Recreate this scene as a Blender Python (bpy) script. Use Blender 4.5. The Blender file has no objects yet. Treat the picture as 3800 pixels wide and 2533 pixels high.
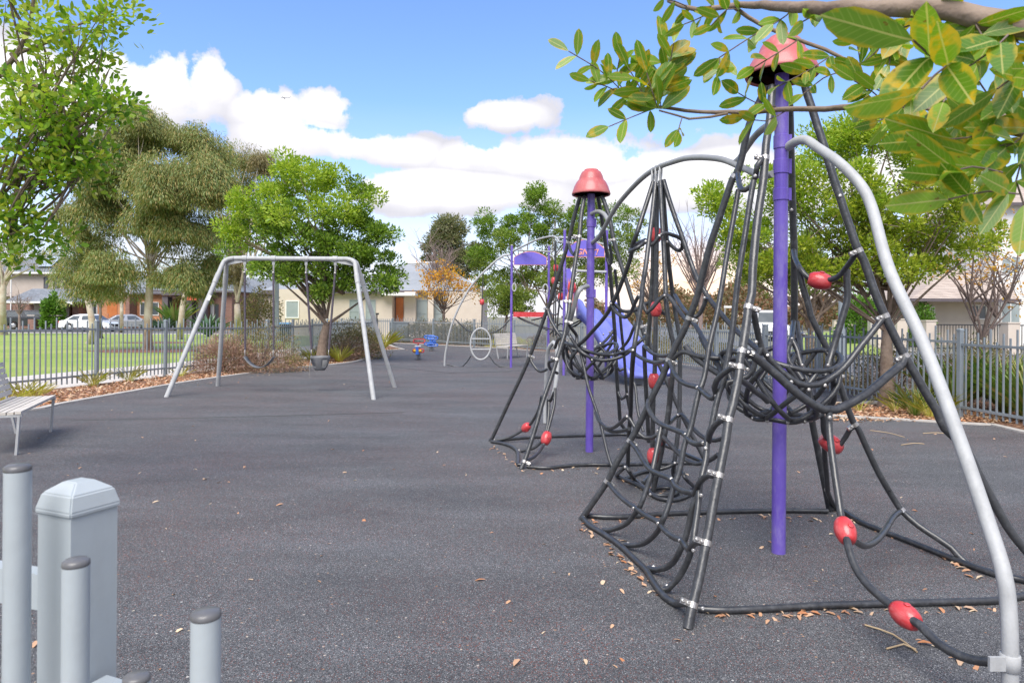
import bpy, bmesh, math, random
import numpy as np
from mathutils import Vector, Matrix
random.seed(7); rng = np.random.default_rng(7)
sc = bpy.context.scene
col = sc.collection
R = math.radians
# ------------------------------------------------------------------ camera
F = 2533.3; PX0, PY0 = 1900.0, 1174.5; CH = 1.45; ROLL = 0.007
cr, sr = math.cos(ROLL), math.sin(ROLL)
VR, VU, VF = Vector((cr, 0, sr)), Vector((-sr, 0, cr)), Vector((0, 1, 0))
cam = bpy.data.cameras.new('camera'); co = bpy.data.objects.new('camera', cam); col.objects.link(co)
co.matrix_world = Matrix(((cr, -sr, 0, 0), (0, 0, -1, 0), (sr, cr, 0, CH), (0, 0, 0, 1)))
cam.sensor_width = 36; cam.lens = F / 3800 * 36; cam.shift_y = -(1266.5 - PY0) / 3800
cam.clip_start = 0.05; cam.clip_end = 12000
cam.dof.use_dof = True; cam.dof.focus_distance = 7.5; cam.dof.aperture_fstop = 15
sc.camera = co
def ray(px, py):
    return VR * ((px - PX0) / F) + VU * (-(py - PY0) / F) + VF
def at(px, py, Z):                       # point seen at a photo pixel, Z metres ahead
    return Vector((0, 0, CH)) + ray(px, py) * Z
def gnd(px, py, h=0.0):                  # point on the ground seen at a photo pixel
    d = ray(px, py); return Vector((0, 0, CH)) + d * ((h - CH) / d.z)
# ------------------------------------------------------------------ materials
class NT:
    def __init__(s, tree): s.t = tree; s.n = tree.nodes; s.l = tree.links
    def new(s, typ, **kw):
        n = s.n.new(typ)
        for k, v in kw.items():
            if k.startswith('i_'):
                key = k[2:]; key = int(key) if key.isdigit() else key
                n.inputs[key].default_value = v
            else: setattr(n, k, v)
        return n
    def link(s, a, b): s.l.new(a, b)
    def math(s, op, a, b=None, clamp=False):
        n = s.n.new('ShaderNodeMath'); n.operation = op; n.use_clamp = clamp
        for i, v in enumerate((a, b)):
            if v is None: continue
            if isinstance(v, (int, float)): n.inputs[i].default_value = v
            else: s.l.new(v, n.inputs[i])
        return n.outputs[0]
    def ramp(s, fac, stops, interp='LINEAR'):
        n = s.n.new('ShaderNodeValToRGB'); n.color_ramp.interpolation = interp
        e = n.color_ramp.elements
        while len(e) > 1: e.remove(e[-1])
        e[0].position = stops[0][0]; e[0].color = (*stops[0][1], 1)
        for p, c in stops[1:]:
            x = e.new(p); x.color = (*c, 1)
        s.l.new(fac, n.inputs[0]); return n.outputs[0]
    def mix(s, fac, a, b, blend='MIX'):
        n = s.n.new('ShaderNodeMix'); n.data_type = 'RGBA'; n.blend_type = blend
        for key, v in ((0, fac), (6, a), (7, b)):
            if isinstance(v, (int, float)): n.inputs[key].default_value = v
            elif isinstance(v, tuple): n.inputs[key].default_value = (*v, 1)
            else: s.l.new(v, n.inputs[key])
        return n.outputs[2]
def newmat(name):
    m = bpy.data.materials.new(name); m.use_nodes = True
    t = NT(m.node_tree); b = t.n['Principled BSDF']
    return m, t, b
def M(name, c1, c2=None, scale=6., rough=.55, bump=0., bscale=None, metal=0., detail=5., spec=.5, coat=0., dirt=None):
    m, t, b = newmat(name)
    b.inputs['Roughness'].default_value = rough; b.inputs['Metallic'].default_value = metal
    b.inputs['Specular IOR Level'].default_value = spec; b.inputs['Coat Weight'].default_value = coat
    tc = t.new('ShaderNodeTexCoord')
    if c2 is None: c2 = tuple(x * .8 for x in c1)
    n = t.new('ShaderNodeTexNoise', i_Scale=scale, i_Detail=detail, i_Roughness=.65); t.link(tc.outputs['Object'], n.inputs['Vector'])
    cc = t.ramp(n.outputs['Fac'], [(.3, c1), (.7, c2)])
    if dirt:                                    # faded, scuffed and dusty patches
        mp = t.new('ShaderNodeMapping'); mp.inputs['Scale'].default_value = (1, 1, .35); t.link(tc.outputs['Object'], mp.inputs[0])
        nd = t.new('ShaderNodeTexNoise', i_Scale=dirt[1], i_Detail=9., i_Roughness=.72); t.link(mp.outputs[0], nd.inputs['Vector'])
        fd = t.ramp(nd.outputs['Fac'], [(.5, (0, 0, 0)), (.72, (dirt[2],) * 3)]); cc = t.mix(fd, cc, dirt[0])
        t.link(t.math('ADD', t.math('MULTIPLY', fd, .35), rough), b.inputs['Roughness'])
    t.link(cc, b.inputs['Base Color'])
    if bump:
        n2 = t.new('ShaderNodeTexNoise', i_Scale=bscale or scale * 4, i_Detail=4.); t.link(tc.outputs['Object'], n2.inputs['Vector'])
        bp = t.new('ShaderNodeBump', i_Strength=bump, i_Distance=.02); t.link(n2.outputs['Fac'], bp.inputs['Height']); t.link(bp.outputs[0], b.inputs['Normal'])
    return m
def LEAF(name, cols, transl=.35, rough=.45, blotch=None, spec=.4, veins=False):
    """foliage: each leaf its own hue, some light through the blade"""
    m, t, b = newmat(name); out = t.n['Material Output']
    g = t.new('ShaderNodeNewGeometry')
    k = len(cols)
    c = t.ramp(g.outputs['Random Per Island'], [(i / max(1, k - 1), x) for i, x in enumerate(cols)])
    if blotch:
        tc = t.new('ShaderNodeTexCoord')
        n = t.new('ShaderNodeTexNoise', i_Scale=blotch[1], i_Detail=4.); t.link(tc.outputs['Object'], n.inputs['Vector'])
        f = t.ramp(n.outputs['Fac'], [(blotch[2], (0, 0, 0)), (blotch[2] + .1, (1, 1, 1))])
        c = t.mix(f, c, blotch[0])
    if veins:
        uv = t.new('ShaderNodeUVMap', uv_map='blade'); s = t.new('ShaderNodeSeparateXYZ'); t.link(uv.outputs[0], s.inputs[0])
        aw = t.math('ABSOLUTE', t.math('SUBTRACT', s.outputs[1], .5))
        lat = t.math('SINE', t.math('MULTIPLY', t.math('SUBTRACT', s.outputs[0], t.math('MULTIPLY', aw, .45)), 62.))
        c = t.mix(t.math('MULTIPLY', t.math('GREATER_THAN', lat, .8), .28), c, (.4, .5, .12))
        edge = t.math('MULTIPLY', t.math('SUBTRACT', t.math('ADD', aw, t.math('MULTIPLY', n.outputs['Fac'], .5)), .56), 9., clamp=True)
        c = t.mix(t.math('MULTIPLY', edge, .75), c, (.6, .44, .03))
        n5 = t.new('ShaderNodeTexNoise', i_Scale=70., i_Detail=3.); t.link(tc.outputs['Object'], n5.inputs['Vector'])
        spot = t.math('GREATER_THAN', n5.outputs['Fac'], .7); c = t.mix(t.math('MULTIPLY', spot, .7), c, (.22, .1, .02))
        c = t.mix(t.math('LESS_THAN', aw, .028), c, (.5, .52, .16))
        b.inputs['Coat Weight'].default_value = .25; b.inputs['Coat Roughness'].default_value = .25
    t.link(c, b.inputs['Base Color']); b.inputs['Roughness'].default_value = rough
    b.inputs['Specular IOR Level'].default_value = spec
    tr = t.new('ShaderNodeBsdfTranslucent')
    t.link(t.mix(1.0, c, (1.25, 1.3, .7), 'MULTIPLY'), tr.inputs['Color'])
    mx = t.new('ShaderNodeMixShader', i_0=transl); t.link(b.outputs[0], mx.inputs[1]); t.link(tr.outputs[0], mx.inputs[2])
    t.link(mx.outputs[0], out.inputs['Surface'])
    return m
def BRICK(name, c1, c2, mortar, bw=.24, bh=.086, off=.5, bump=.3):
    m, t, b = newmat(name)
    tc = t.new('ShaderNodeTexCoord'); s = t.new('ShaderNodeSeparateXYZ'); t.link(tc.outputs['Object'], s.inputs[0])
    cb = t.new('ShaderNodeCombineXYZ'); t.link(t.math('ADD', s.outputs[0], s.outputs[1]), cb.inputs[0]); t.link(s.outputs[2], cb.inputs[1])
    br = t.new('ShaderNodeTexBrick', offset=off, i_Scale=1., i_Color1=(*c1, 1), i_Color2=(*c2, 1), i_Mortar=(*mortar, 1))
    br.inputs['Mortar Size'].default_value = .007; br.inputs['Brick Width'].default_value = bw; br.inputs['Row Height'].default_value = bh
    t.link(cb.outputs[0], br.inputs['Vector']); t.link(br.outputs['Color'], b.inputs['Base Color'])
    b.inputs['Roughness'].default_value = .85
    bp = t.new('ShaderNodeBump', i_Strength=bump, i_Distance=.01); bp.invert = True
    t.link(br.outputs['Fac'], bp.inputs['Height']); t.link(bp.outputs[0], b.inputs['Normal'])
    return m
def rubber():
    m, t, b = newmat('rubber_granules')
    tc = t.new('ShaderNodeTexCoord')
    v = t.new('ShaderNodeTexVoronoi', i_Scale=290.); t.link(tc.outputs['Object'], v.inputs['Vector'])
    sep = t.new('ShaderNodeSeparateColor'); t.link(v.outputs['Color'], sep.inputs[0])
    grain = t.ramp(sep.outputs[0], [(0, (.036, .037, .04)), (.45, (.072, .073, .077)), (.8, (.15, .152, .158)), (.97, (.23, .23, .23)), (1, (.55, .55, .54))])
    n = t.new('ShaderNodeTexNoise', i_Scale=.55, i_Detail=5., i_Roughness=.6); t.link(tc.outputs['Object'], n.inputs['Vector'])
    big = n.outputs['Fac']
    # red-brown granules, more of them in worn patches
    thr = t.math('SUBTRACT', 1.125, t.math('MULTIPLY', big, .34))
    red = t.math('GREATER_THAN', sep.outputs[1], thr)
    c = t.mix(red, grain, (.22, .06, .035))
    v2 = t.new('ShaderNodeTexVoronoi', i_Scale=38.); t.link(tc.outputs['Object'], v2.inputs['Vector'])
    s2 = t.new('ShaderNodeSeparateColor'); t.link(v2.outputs['Color'], s2.inputs[0])
    bit = t.math('MULTIPLY', t.math('GREATER_THAN', s2.outputs[0], .965), t.math('LESS_THAN', v2.outputs['Distance'], .22))
    c = t.mix(bit, c, t.ramp(s2.outputs[1], [(0, (.5, .45, .36)), (.5, (.32, .15, .06)), (1, (.55, .55, .52))]))
    n3 = t.new('ShaderNodeTexNoise', i_Scale=1.3, i_Detail=6., i_Roughness=.7); mp = t.new('ShaderNodeMapping'); mp.inputs['Scale'].default_value = (.35, 1.2, 1); t.link(tc.outputs['Object'], mp.inputs[0]); t.link(mp.outputs[0], n3.inputs['Vector'])
    tint = t.ramp(n3.outputs['Fac'], [(.32, (.78, .78, .79)), (.5, (1, 1, 1)), (.68, (1.2, 1.21, 1.23))])
    c = t.mix(1., c, tint, 'MULTIPLY')
    t.link(c, b.inputs['Base Color']); b.inputs['Roughness'].default_value = .75; b.inputs['Specular IOR Level'].default_value = .35
    bp = t.new('ShaderNodeBump', i_Strength=.5, i_Distance=.004); t.link(v.outputs['Distance'], bp.inputs['Height']); t.link(bp.outputs[0], b.inputs['Normal'])
    return m
def grass():
    m, t, b = newmat('lawn_grass')
    tc = t.new('ShaderNodeTexCoord')
    n = t.new('ShaderNodeTexNoise', i_Scale=14., i_Detail=8., i_Roughness=.75); t.link(tc.outputs['Object'], n.inputs['Vector'])
    n2 = t.new('ShaderNodeTexNoise', i_Scale=.35, i_Detail=3.); t.link(tc.outputs['Object'], n2.inputs['Vector'])
    a = t.ramp(n.outputs['Fac'], [(.3, (.14, .22, .04)), (.55, (.26, .37, .07)), (.75, (.4, .48, .13))])
    c = t.mix(t.ramp(n2.outputs['Fac'], [(.4, (0, 0, 0)), (.65, (.55, .55, .55))]), a, (.4, .44, .13))
    v = t.new('ShaderNodeTexVoronoi', i_Scale=5.); t.link(tc.outputs['Object'], v.inputs['Vector'])
    s = t.new('ShaderNodeSeparateColor'); t.link(v.outputs['Color'], s.inputs[0])
    lf = t.math('MULTIPLY', t.math('GREATER_THAN', s.outputs[0], .8), t.math('LESS_THAN', v.outputs['Distance'], .25))
    c = t.mix(lf, c, (.42, .25, .09))
    t.link(c, b.inputs['Base Color']); b.inputs['Roughness'].default_value = .9
    bp = t.new('ShaderNodeBump', i_Strength=.6, i_Distance=.03); t.link(n.outputs['Fac'], bp.inputs['Height']); t.link(bp.outputs[0], b.inputs['Normal'])
    return m
def mulch():
    m, t, b = newmat('bark_mulch')
    tc = t.new('ShaderNodeTexCoord')
    v = t.new('ShaderNodeTexVoronoi', i_Scale=26., i_Randomness=1.); t.link(tc.outputs['Object'], v.inputs['Vector'])
    s = t.new('ShaderNodeSeparateColor'); t.link(v.outputs['Color'], s.inputs[0])
    c = t.ramp(s.outputs[0], [(0, (.07, .035, .025)), (.35, (.17, .08, .05)), (.7, (.3, .15, .085)), (1, (.5, .3, .19))])
    t.link(c, b.inputs['Base Color']); b.inputs['Roughness'].default_value = .9
    bp = t.new('ShaderNodeBump', i_Strength=.8, i_Distance=.02); t.link(v.outputs['Distance'], bp.inputs['Height']); t.link(bp.outputs[0], b.inputs['Normal'])
    return m
def tube_rope():
    m, t, b = newmat('black_rubber_sleeve')
    tc = t.new('ShaderNodeTexCoord')
    n = t.new('ShaderNodeTexNoise', i_Scale=22., i_Detail=7., i_Roughness=.75); t.link(tc.outputs['Object'], n.inputs['Vector'])
    c = t.ramp(n.outputs['Fac'], [(.3, (.02, .021, .023)), (.55, (.042, .044, .048)), (.78, (.11, .115, .12))])
    t.link(c, b.inputs['Base Color'])
    t.link(t.ramp(n.outputs['Fac'], [(.35, (.27, .27, .27)), (.7, (.46, .46, .46))]), b.inputs['Roughness'])
    b.inputs['Specular IOR Level'].default_value = .75
    n2 = t.new('ShaderNodeTexNoise', i_Scale=9., i_Detail=3.); t.link(tc.outputs['Object'], n2.inputs['Vector'])
    bp = t.new('ShaderNodeBump', i_Strength=.35, i_Distance=.02); t.link(n2.outputs['Fac'], bp.inputs['Height']); t.link(bp.outputs[0], b.inputs['Normal'])
    return m
MT = dict(
    rubber=rubber(), grass=grass(), mulch=mulch(), rope=tube_rope(),
    purple=M('purple_powdercoat', (.115, .07, .4), (.165, .11, .48), 3., .36, .04, 60, coat=.1, dirt=((.36, .32, .5), 9., .55)),
    purple2=M('purple_panel', (.15, .12, .55), (.2, .16, .62), 2., .35),
    slide=M('violet_slide_plastic', (.13, .155, .55), (.2, .225, .66), 2., .22, coat=.4),
    galv=M('galvanised_steel', (.37, .38, .385), (.46, .47, .475), 9., .55, .05, 80, dirt=((.28, .28, .28), 16., .5)),
    pipe=M('grey_painted_pipe', (.25, .255, .255), (.33, .335, .335), 5., .4, .03, 60),
    steel=M('stainless_clamp', (.42, .4, .38), (.58, .56, .53), 40., .36, metal=.8),
    red=M('red_bead_plastic', (.5, .02, .028), (.62, .07, .075), 8., .3, coat=.3, dirt=((.7, .3, .3), 30., .35)),
    cap=M('faded_red_cap', (.42, .075, .08), (.55, .16, .155), 4., .38, coat=.1, dirt=((.55, .3, .28), 12., .5)),
    fence=M('grey_fence_paint', (.2, .235, .265), (.26, .295, .325), 4., .45),
    ffence=M('pale_grey_fence_paint', (.4, .445, .465), (.46, .505, .525), 3., .4, .03, 40, dirt=((.33, .34, .34), 18., .3)),
    capgrey=M('dark_grey_end_cap', (.08, .08, .085), (.16, .16, .165), 20., .35),
    earth=M('dull_ground', (.17, .165, .12), (.23, .22, .16), .5, .95),
    black=M('black_plastic', (.02, .02, .022), (.05, .05, .052), 12., .4),
    kerb=M('concrete_edging', (.4, .37, .34), (.55, .52, .48), 8., .9, .3, 60),
    path=M('pale_concrete_path', (.5, .46, .42), (.62, .58, .54), 3., .9, .2, 50),
    asphalt=M('street_asphalt', (.14, .14, .145), (.22, .22, .225), 5., .9, .3, 80),
    wood=M('weathered_timber', (.52, .48, .43), (.66, .62, .56), 7., .7, .25, 30),
    trunk=M('grey_brown_bark', (.16, .115, .085), (.3, .23, .18), 9., .9, .8, 16),
    twig=M('brown_twig_bark', (.12, .085, .07), (.22, .17, .15), 14., .85, .5, 30),
    gum=M('smooth_gum_bark', (.62, .57, .5), (.4, .29, .21), 2.6, .8, .3, 10),
    pinktwig=M('bare_winter_twigs', (.2, .145, .13), (.29, .22, .2), 6., .9),
    render=M('cream_render', (.56, .485, .41), (.61, .535, .455), 2., .9, .08, 30),
    beige=M('beige_render', (.46, .4, .35), (.52, .46, .41), 2., .9),
    white=M('white_trim', (.74, .73, .71), (.8, .79, .77), 3., .6),
    redbrick=BRICK('dark_brick', (.2, .09, .065), (.27, .13, .095), (.3, .26, .23)),
    orangebrick=BRICK('orange_brick', (.45, .17, .07), (.55, .23, .1), (.45, .33, .25)),
    tile=BRICK('roof_tiles', (.17, .19, .22), (.23, .25, .28), (.09, .1, .12), .33, .16, .5, .6),
    browntile=BRICK('pale_brown_roof_tiles', (.4, .33, .28), (.5, .42, .36), (.2, .16, .14), .4, .17, .5, .6),
    metalroof=M('grey_metal_roof', (.28, .3, .32), (.36, .38, .4), 1., .5),
    solar=M('solar_panel', (.3, .37, .45), (.38, .45, .53), 2., .15),
    glass=M('dark_window_glass', (.07, .085, .095), (.12, .135, .145), 1.2, .12, spec=.8),
    blind=M('grey_blind', (.26, .31, .32), (.33, .38, .38), 1., .4),
    orange=M('orange_timber_door', (.45, .13, .03), (.55, .19, .06), 3., .5),
    charcoal=M('charcoal_panel', (.09, .075, .085), (.12, .1, .11), 2., .7),
    redblind=M('red_awning', (.6, .1, .05), (.66, .14, .08), 2., .6),
    carwhite=M('white_car_paint', (.78, .78, .78), (.8, .8, .8), 1., .2, coat=.8),
    carsilver=M('silver_car_paint', (.46, .47, .48), (.5, .51, .52), 1., .25, metal=.4, coat=.8),
    carblack=M('dark_car_paint', (.02, .024, .032), (.03, .034, .042), 1., .2, coat=.8),
    tyre=M('tyre', (.02, .02, .02), (.035, .035, .035), 10., .8),
    rim=M('alloy_rim', (.5, .5, .5), (.6, .6, .6), 3., .3, metal=.6),
    lampred=M('red_tail_lamp', (.5, .02, .02), (.6, .03, .03), 3., .2),
    blue=M('blue_rider_plastic', (.03, .13, .55), (.05, .18, .62), 4., .3, coat=.3),
    redrider=M('red_rider_paint', (.5, .03, .04), (.58, .06, .06), 4., .3),
    binblue=M('blue_bin_lid', (.05, .25, .5), (.07, .28, .55), 3., .5),
    binyellow=M('yellow_bin_lid', (.75, .45, .03), (.8, .5, .05), 3., .5),
    binbody=M('dark_green_bin', (.03, .05, .05), (.045, .065, .065), 3., .6),
    chain=M('purple_grey_chain_sleeve', (.06, .05, .065), (.12, .1, .125), 25., .45, .3, 90),
    seat=M('grey_swing_rubber', (.1, .105, .115), (.16, .165, .175), 9., .5),
    peach=M('peach_lettering', (.8, .3, .22), (.85, .36, .28), 5., .5),
    lblue=M('dead_fronds', (.42, .3, .17), (.55, .42, .26), 8., .9),
)
MT['l_carob'] = LEAF('carob_leaves', [(.08, .15, .02), (.14, .25, .03), (.2, .34, .04), (.32, .44, .06), (.11, .2, .03)])
MT['l_pale'] = LEAF('pale_carob_leaves', [(.2, .33, .03), (.29, .43, .04), (.4, .52, .06), (.5, .56, .09)], .42)
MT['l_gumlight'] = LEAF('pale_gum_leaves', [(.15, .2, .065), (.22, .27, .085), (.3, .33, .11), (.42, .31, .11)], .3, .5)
MT['l_carob_near'] = LEAF('bright_carob_leaves', [(.08, .18, .02), (.17, .33, .03), (.26, .44, .04), (.36, .5, .06), (.44, .46, .06)], .5, .35)
MT['l_carob_far'] = LEAF('dull_carob_leaves', [(.11, .17, .035), (.18, .26, .05), (.26, .34, .065), (.36, .42, .1)], .42)
MT['l_yellowgreen'] = LEAF('yellow_green_leaves', [(.16, .24, .025), (.26, .36, .035), (.38, .46, .05), (.52, .54, .08)], .48)
MT['l_gum'] = LEAF('gum_leaves', [(.12, .18, .06), (.2, .27, .085), (.29, .35, .12), (.46, .33, .12), (.17, .25, .09)], .3, .5)
MT['l_gumtop'] = LEAF('olive_gum_leaves', [(.13, .13, .06), (.2, .18, .08), (.27, .23, .1), (.3, .21, .1)], .3, .5)
MT['l_branch'] = LEAF('mottled_branch_leaves', [(.1, .22, .015), (.17, .33, .02), (.26, .42, .03), (.14, .27, .04)], .45, .3, blotch=((.62, .42, .02), 34., .56), veins=True)
MT['l_conifer'] = LEAF('grey_green_needles', [(.11, .14, .065), (.17, .195, .085), (.23, .24, .11), (.28, .24, .12)], .25)
MT['l_autumn'] = LEAF('orange_autumn_leaves', [(.6, .25, .02), (.7, .36, .04), (.62, .42, .06), (.55, .2, .03)], .4)
MT['l_shrub'] = LEAF('dull_shrub_leaves', [(.12, .13, .055), (.19, .19, .075), (.26, .22, .1), (.3, .2, .11)], .2, .6)
MT['l_drytwig'] = LEAF('dry_shrub_twigs', [(.26, .15, .11), (.38, .24, .18), (.46, .32, .25), (.32, .19, .14)], .1, .8)
MT['l_hedge'] = LEAF('hedge_leaves', [(.1, .11, .045), (.15, .155, .065), (.21, .18, .085), (.26, .18, .1)], .2, .6)
MT['l_bright'] = LEAF('bright_shrub_leaves', [(.07, .17, .02), (.12, .25, .03), (.18, .33, .04)], .3)
MT['l_strap'] = LEAF('strap_leaves', [(.4, .46, .06), (.58, .6, .12), (.68, .6, .2), (.5, .4, .14)], .35)
MT['l_strapg'] = LEAF('green_strap_leaves', [(.14, .28, .05), (.24, .38, .07), (.36, .42, .12), (.5, .4, .18)], .3)
MT['l_agave'] = LEAF('blue_green_rosette', [(.12, .22, .15), (.17, .28, .19), (.22, .34, .24)], .15)
MT['l_litter'] = LEAF('fallen_leaf', [(.5, .27, .15), (.66, .42, .27), (.52, .22, .1), (.75, .6, .42), (.4, .18, .1)], .1, .7)
MT['l_far'] = LEAF('far_bush_leaves', [(.12, .12, .05), (.19, .16, .07), (.26, .16, .09), (.3, .14, .07)], .2)
# ------------------------------------------------------------------ mesh building
class MB:
    def __init__(s): s.v = []; s.f = []; s.sm = []
    def add(s, vs, fs, smooth=False):
        o = len(s.v); s.v += [tuple(v) for v in vs]
        for f in fs: s.f.append([i + o for i in f]); s.sm.append(smooth)
        return s
    def box(s, c, d, rz=0., mat=None, taper=1.):
        hx, hy, hz = d[0] / 2, d[1] / 2, d[2] / 2
        vs = []
        for z in (-1, 1):
            k = taper if z > 0 else 1
            for x, y in ((-1, -1), (1, -1), (1, 1), (-1, 1)): vs.append(Vector((x * hx * k, y * hy * k, z * hz)))
        m = mat or Matrix.Rotation(rz, 4, 'Z')
        vs = [m @ v + Vector(c) for v in vs]
        return s.add(vs, [(3, 2, 1, 0), (4, 5, 6, 7), (0, 1, 5, 4), (1, 2, 6, 5), (2, 3, 7, 6), (3, 0, 4, 7)])
    def bx(s, x0, x1, y0, y1, z0, z1): return s.box(((x0 + x1) / 2, (y0 + y1) / 2, (z0 + z1) / 2), (abs(x1 - x0), abs(y1 - y0), abs(z1 - z0)))
    def tube(s, pts, r, n=8, closed=False, cap=True):
        pts = [Vector(p) for p in pts]; k = len(pts)
        rs = r if isinstance(r, (list, tuple)) else [r] * k
        up = None; rings = []
        for i, p in enumerate(pts):
            a = pts[i - 1] if (i > 0 or closed) else p; b = pts[(i + 1) % k] if (i < k - 1 or closed) else p
            t = (b - a); t = t.normalized() if t.length > 1e-9 else Vector((0, 0, 1))
            if up is None:
                up = Vector((0, 0, 1)) if abs(t.z) < .9 else Vector((0, -1, 0))
            up = up - t * up.dot(t)
            up = up.normalized() if up.length > 1e-6 else t.orthogonal().normalized()
            sd = t.cross(up)
            rings.append([p + (up * math.cos(q) + sd * math.sin(q)) * rs[i] for q in [2 * math.pi * j / n for j in range(n)]])
        vs = [v for rg in rings for v in rg]; fs = []
        for i in range(k if closed else k - 1):
            i2 = (i + 1) % k
            for j in range(n): fs.append((i * n + j, i * n + (j + 1) % n, i2 * n + (j + 1) % n, i2 * n + j))
        s.add(vs, fs, True)
        if cap and not closed:
            s.add([*rings[0]], [tuple(range(n - 1, -1, -1))]); s.add([*rings[-1]], [tuple(range(n))])
        return s
    def lathe(s, prof, c=(0, 0, 0), mat=None, n=20, smooth=True):
        vs = []; fs = []; m = mat or Matrix()
        for r, z in prof:
            for j in range(n):
                q = 2 * math.pi * j / n; vs.append(m @ Vector((r * math.cos(q), r * math.sin(q), z)) + Vector(c))
        for i in range(len(prof) - 1):
            for j in range(n): fs.append((i * n + j, i * n + (j + 1) % n, (i + 1) * n + (j + 1) % n, (i + 1) * n + j))
        if prof[0][0] > 1e-4: fs.append(tuple(range(n - 1, -1, -1)))
        if prof[-1][0] > 1e-4: fs.append(tuple((len(prof) - 1) * n + j for j in range(n)))
        return s.add(vs, fs, smooth)
    def prism(s, poly, ax, d0, d1):
        """poly: 2-D outline; ax 'y': (x,z) extruded in y; 'x': (y,z) in x; 'z': (x,y) in z"""
        k = len(poly)
        def p(a, b, d): return {'y': (a, d, b), 'x': (d, a, b), 'z': (a, b, d)}[ax]
        vs = [p(a, b, d0) for a, b in poly] + [p(a, b, d1) for a, b in poly]
        fs = [tuple(range(k - 1, -1, -1)), tuple(range(k, 2 * k))] + [(i, (i + 1) % k, k + (i + 1) % k, k + i) for i in range(k)]
        return s.add(vs, fs)
    def mesh(s, name, mat):
        me = bpy.data.meshes.new(name); me.from_pydata(s.v, [], s.f); me.materials.append(mat)
        me.polygons.foreach_set('use_smooth', s.sm)
        bm = bmesh.new(); bm.from_mesh(me); bmesh.ops.recalc_face_normals(bm, faces=bm.faces); bm.to_mesh(me); bm.free()
        me.update(); return me
WL = {}
def tag(o, label=None, cat=None, group=None, kind=None):
    if label: o['label'] = label
    if cat: o['category'] = cat
    if group: o['group'] = group
    if kind: o['kind'] = kind
    return o
def thing(name, loc, label, cat, group=None, rz=0.):
    o = bpy.data.objects.new(name, None); col.objects.link(o); o.location = loc; o.rotation_euler.z = rz
    o.empty_display_size = .2
    WL[o] = Vector(loc); return tag(o, label, cat, group)
def link(name, me, parent=None, world=True, mat4=None):
    o = bpy.data.objects.new(name, me); col.objects.link(o)
    off = Vector((0, 0, 0))
    if parent is not None:
        o.parent = parent
        if world: off = -WL.get(parent, Vector((0, 0, 0)))
    WL[o] = Vector((0, 0, 0))
    o.matrix_local = Matrix.Translation(off) @ (mat4 or Matrix())
    if mat4: WL[o] = mat4.translation.copy()
    return o
def part(name, mb, mat, parent=None, world=True):
    return link(name, mb.mesh(name, MT[mat]), parent, world)
def struct(name, mb, mat):
    return tag(part(name, mb, mat), kind='structure')
def copy_tree(o, parent=None):
    c = o.copy(); col.objects.link(c)
    if parent is not None: c.parent = parent
    for ch in list(o.children): copy_tree(ch, c)
    return c
def spline(pts, seg=.06, closed=False):
    """Catmull-Rom through the points, sampled about every seg metres"""
    pts = [Vector(p) for p in pts]; k = len(pts); out = []
    if k < 3 and not closed:
        n = max(2, int((pts[1] - pts[0]).length / seg / 2)); return [pts[0].lerp(pts[1], i / n) for i in range(n + 1)]
    for i in range(k if closed else k - 1):
        p1, p2 = pts[i], pts[(i + 1) % k]
        p0 = pts[i - 1] if (i > 0 or closed) else p1 * 2 - p2
        p3 = pts[(i + 2) % k] if (i + 2 < k or closed) else p2 * 2 - p1
        n = max(1, min(24, int((p2 - p1).length / seg)))
        for j in range(n):
            t = j / n
            out.append(.5 * ((2 * p1) + (p2 - p0) * t + (2 * p0 - 5 * p1 + 4 * p2 - p3) * t * t + (3 * p1 - p0 - 3 * p2 + p3) * t ** 3))
    if not closed: out.append(pts[-1])
    return out
# ------------------------------------------------------------------ foliage
OV4 = [(0, 0), (.45, .5), (1, 0), (.45, -.5)]
OV6 = [(0, 0), (.22, .36), (.62, .5), (.95, .2), (1, 0), (.95, -.2), (.62, -.5), (.22, -.36)]
LANCE = [(0, 0), (.3, .5), (1, 0), (.3, -.5)]
def leafmesh(name, mat, C, D, Nn, L, W, shape=OV4, fold=.18, curl=.0, uv=False):
    C = np.asarray(C, float); D = np.asarray(D, float); Nn = np.asarray(Nn, float); n = len(C)
    D /= np.linalg.norm(D, axis=1, keepdims=True) + 1e-9
    S = np.cross(D, Nn); S /= np.linalg.norm(S, axis=1, keepdims=True) + 1e-9
    U = np.cross(S, D)
    L = np.broadcast_to(np.asarray(L, float), (n,))[:, None]; W = np.broadcast_to(np.asarray(W, float), (n,))[:, None]
    k = len(shape); V = np.empty((n, k, 3))
    for i, (t, w) in enumerate(shape):
        V[:, i] = C + D * L * t + S * W * w + U * (abs(w) * fold * W * 2 - curl * L * t * t)
    me = bpy.data.meshes.new(name)
    me.vertices.add(n * k); me.vertices.foreach_set('co', V.ravel())
    me.loops.add(n * k); me.loops.foreach_set('vertex_index', np.arange(n * k, dtype=np.int32))
    me.polygons.add(n); me.polygons.foreach_set('loop_start', np.arange(0, n * k, k, dtype=np.int32))
    me.polygons.foreach_set('loop_total', np.full(n, k, np.int32))
    if uv:
        q = np.array([(t_, w_ + .5) for t_, w_ in shape], np.float32); ly = me.uv_layers.new(name='blade'); ly.data.foreach_set('uv', np.tile(q, (n, 1)).ravel())
    me.materials.append(MT[mat]); me.update(calc_edges=True); return me
def rand_dirs(n):
    v = rng.normal(size=(n, 3)); return v / np.linalg.norm(v, axis=1, keepdims=True)
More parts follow.
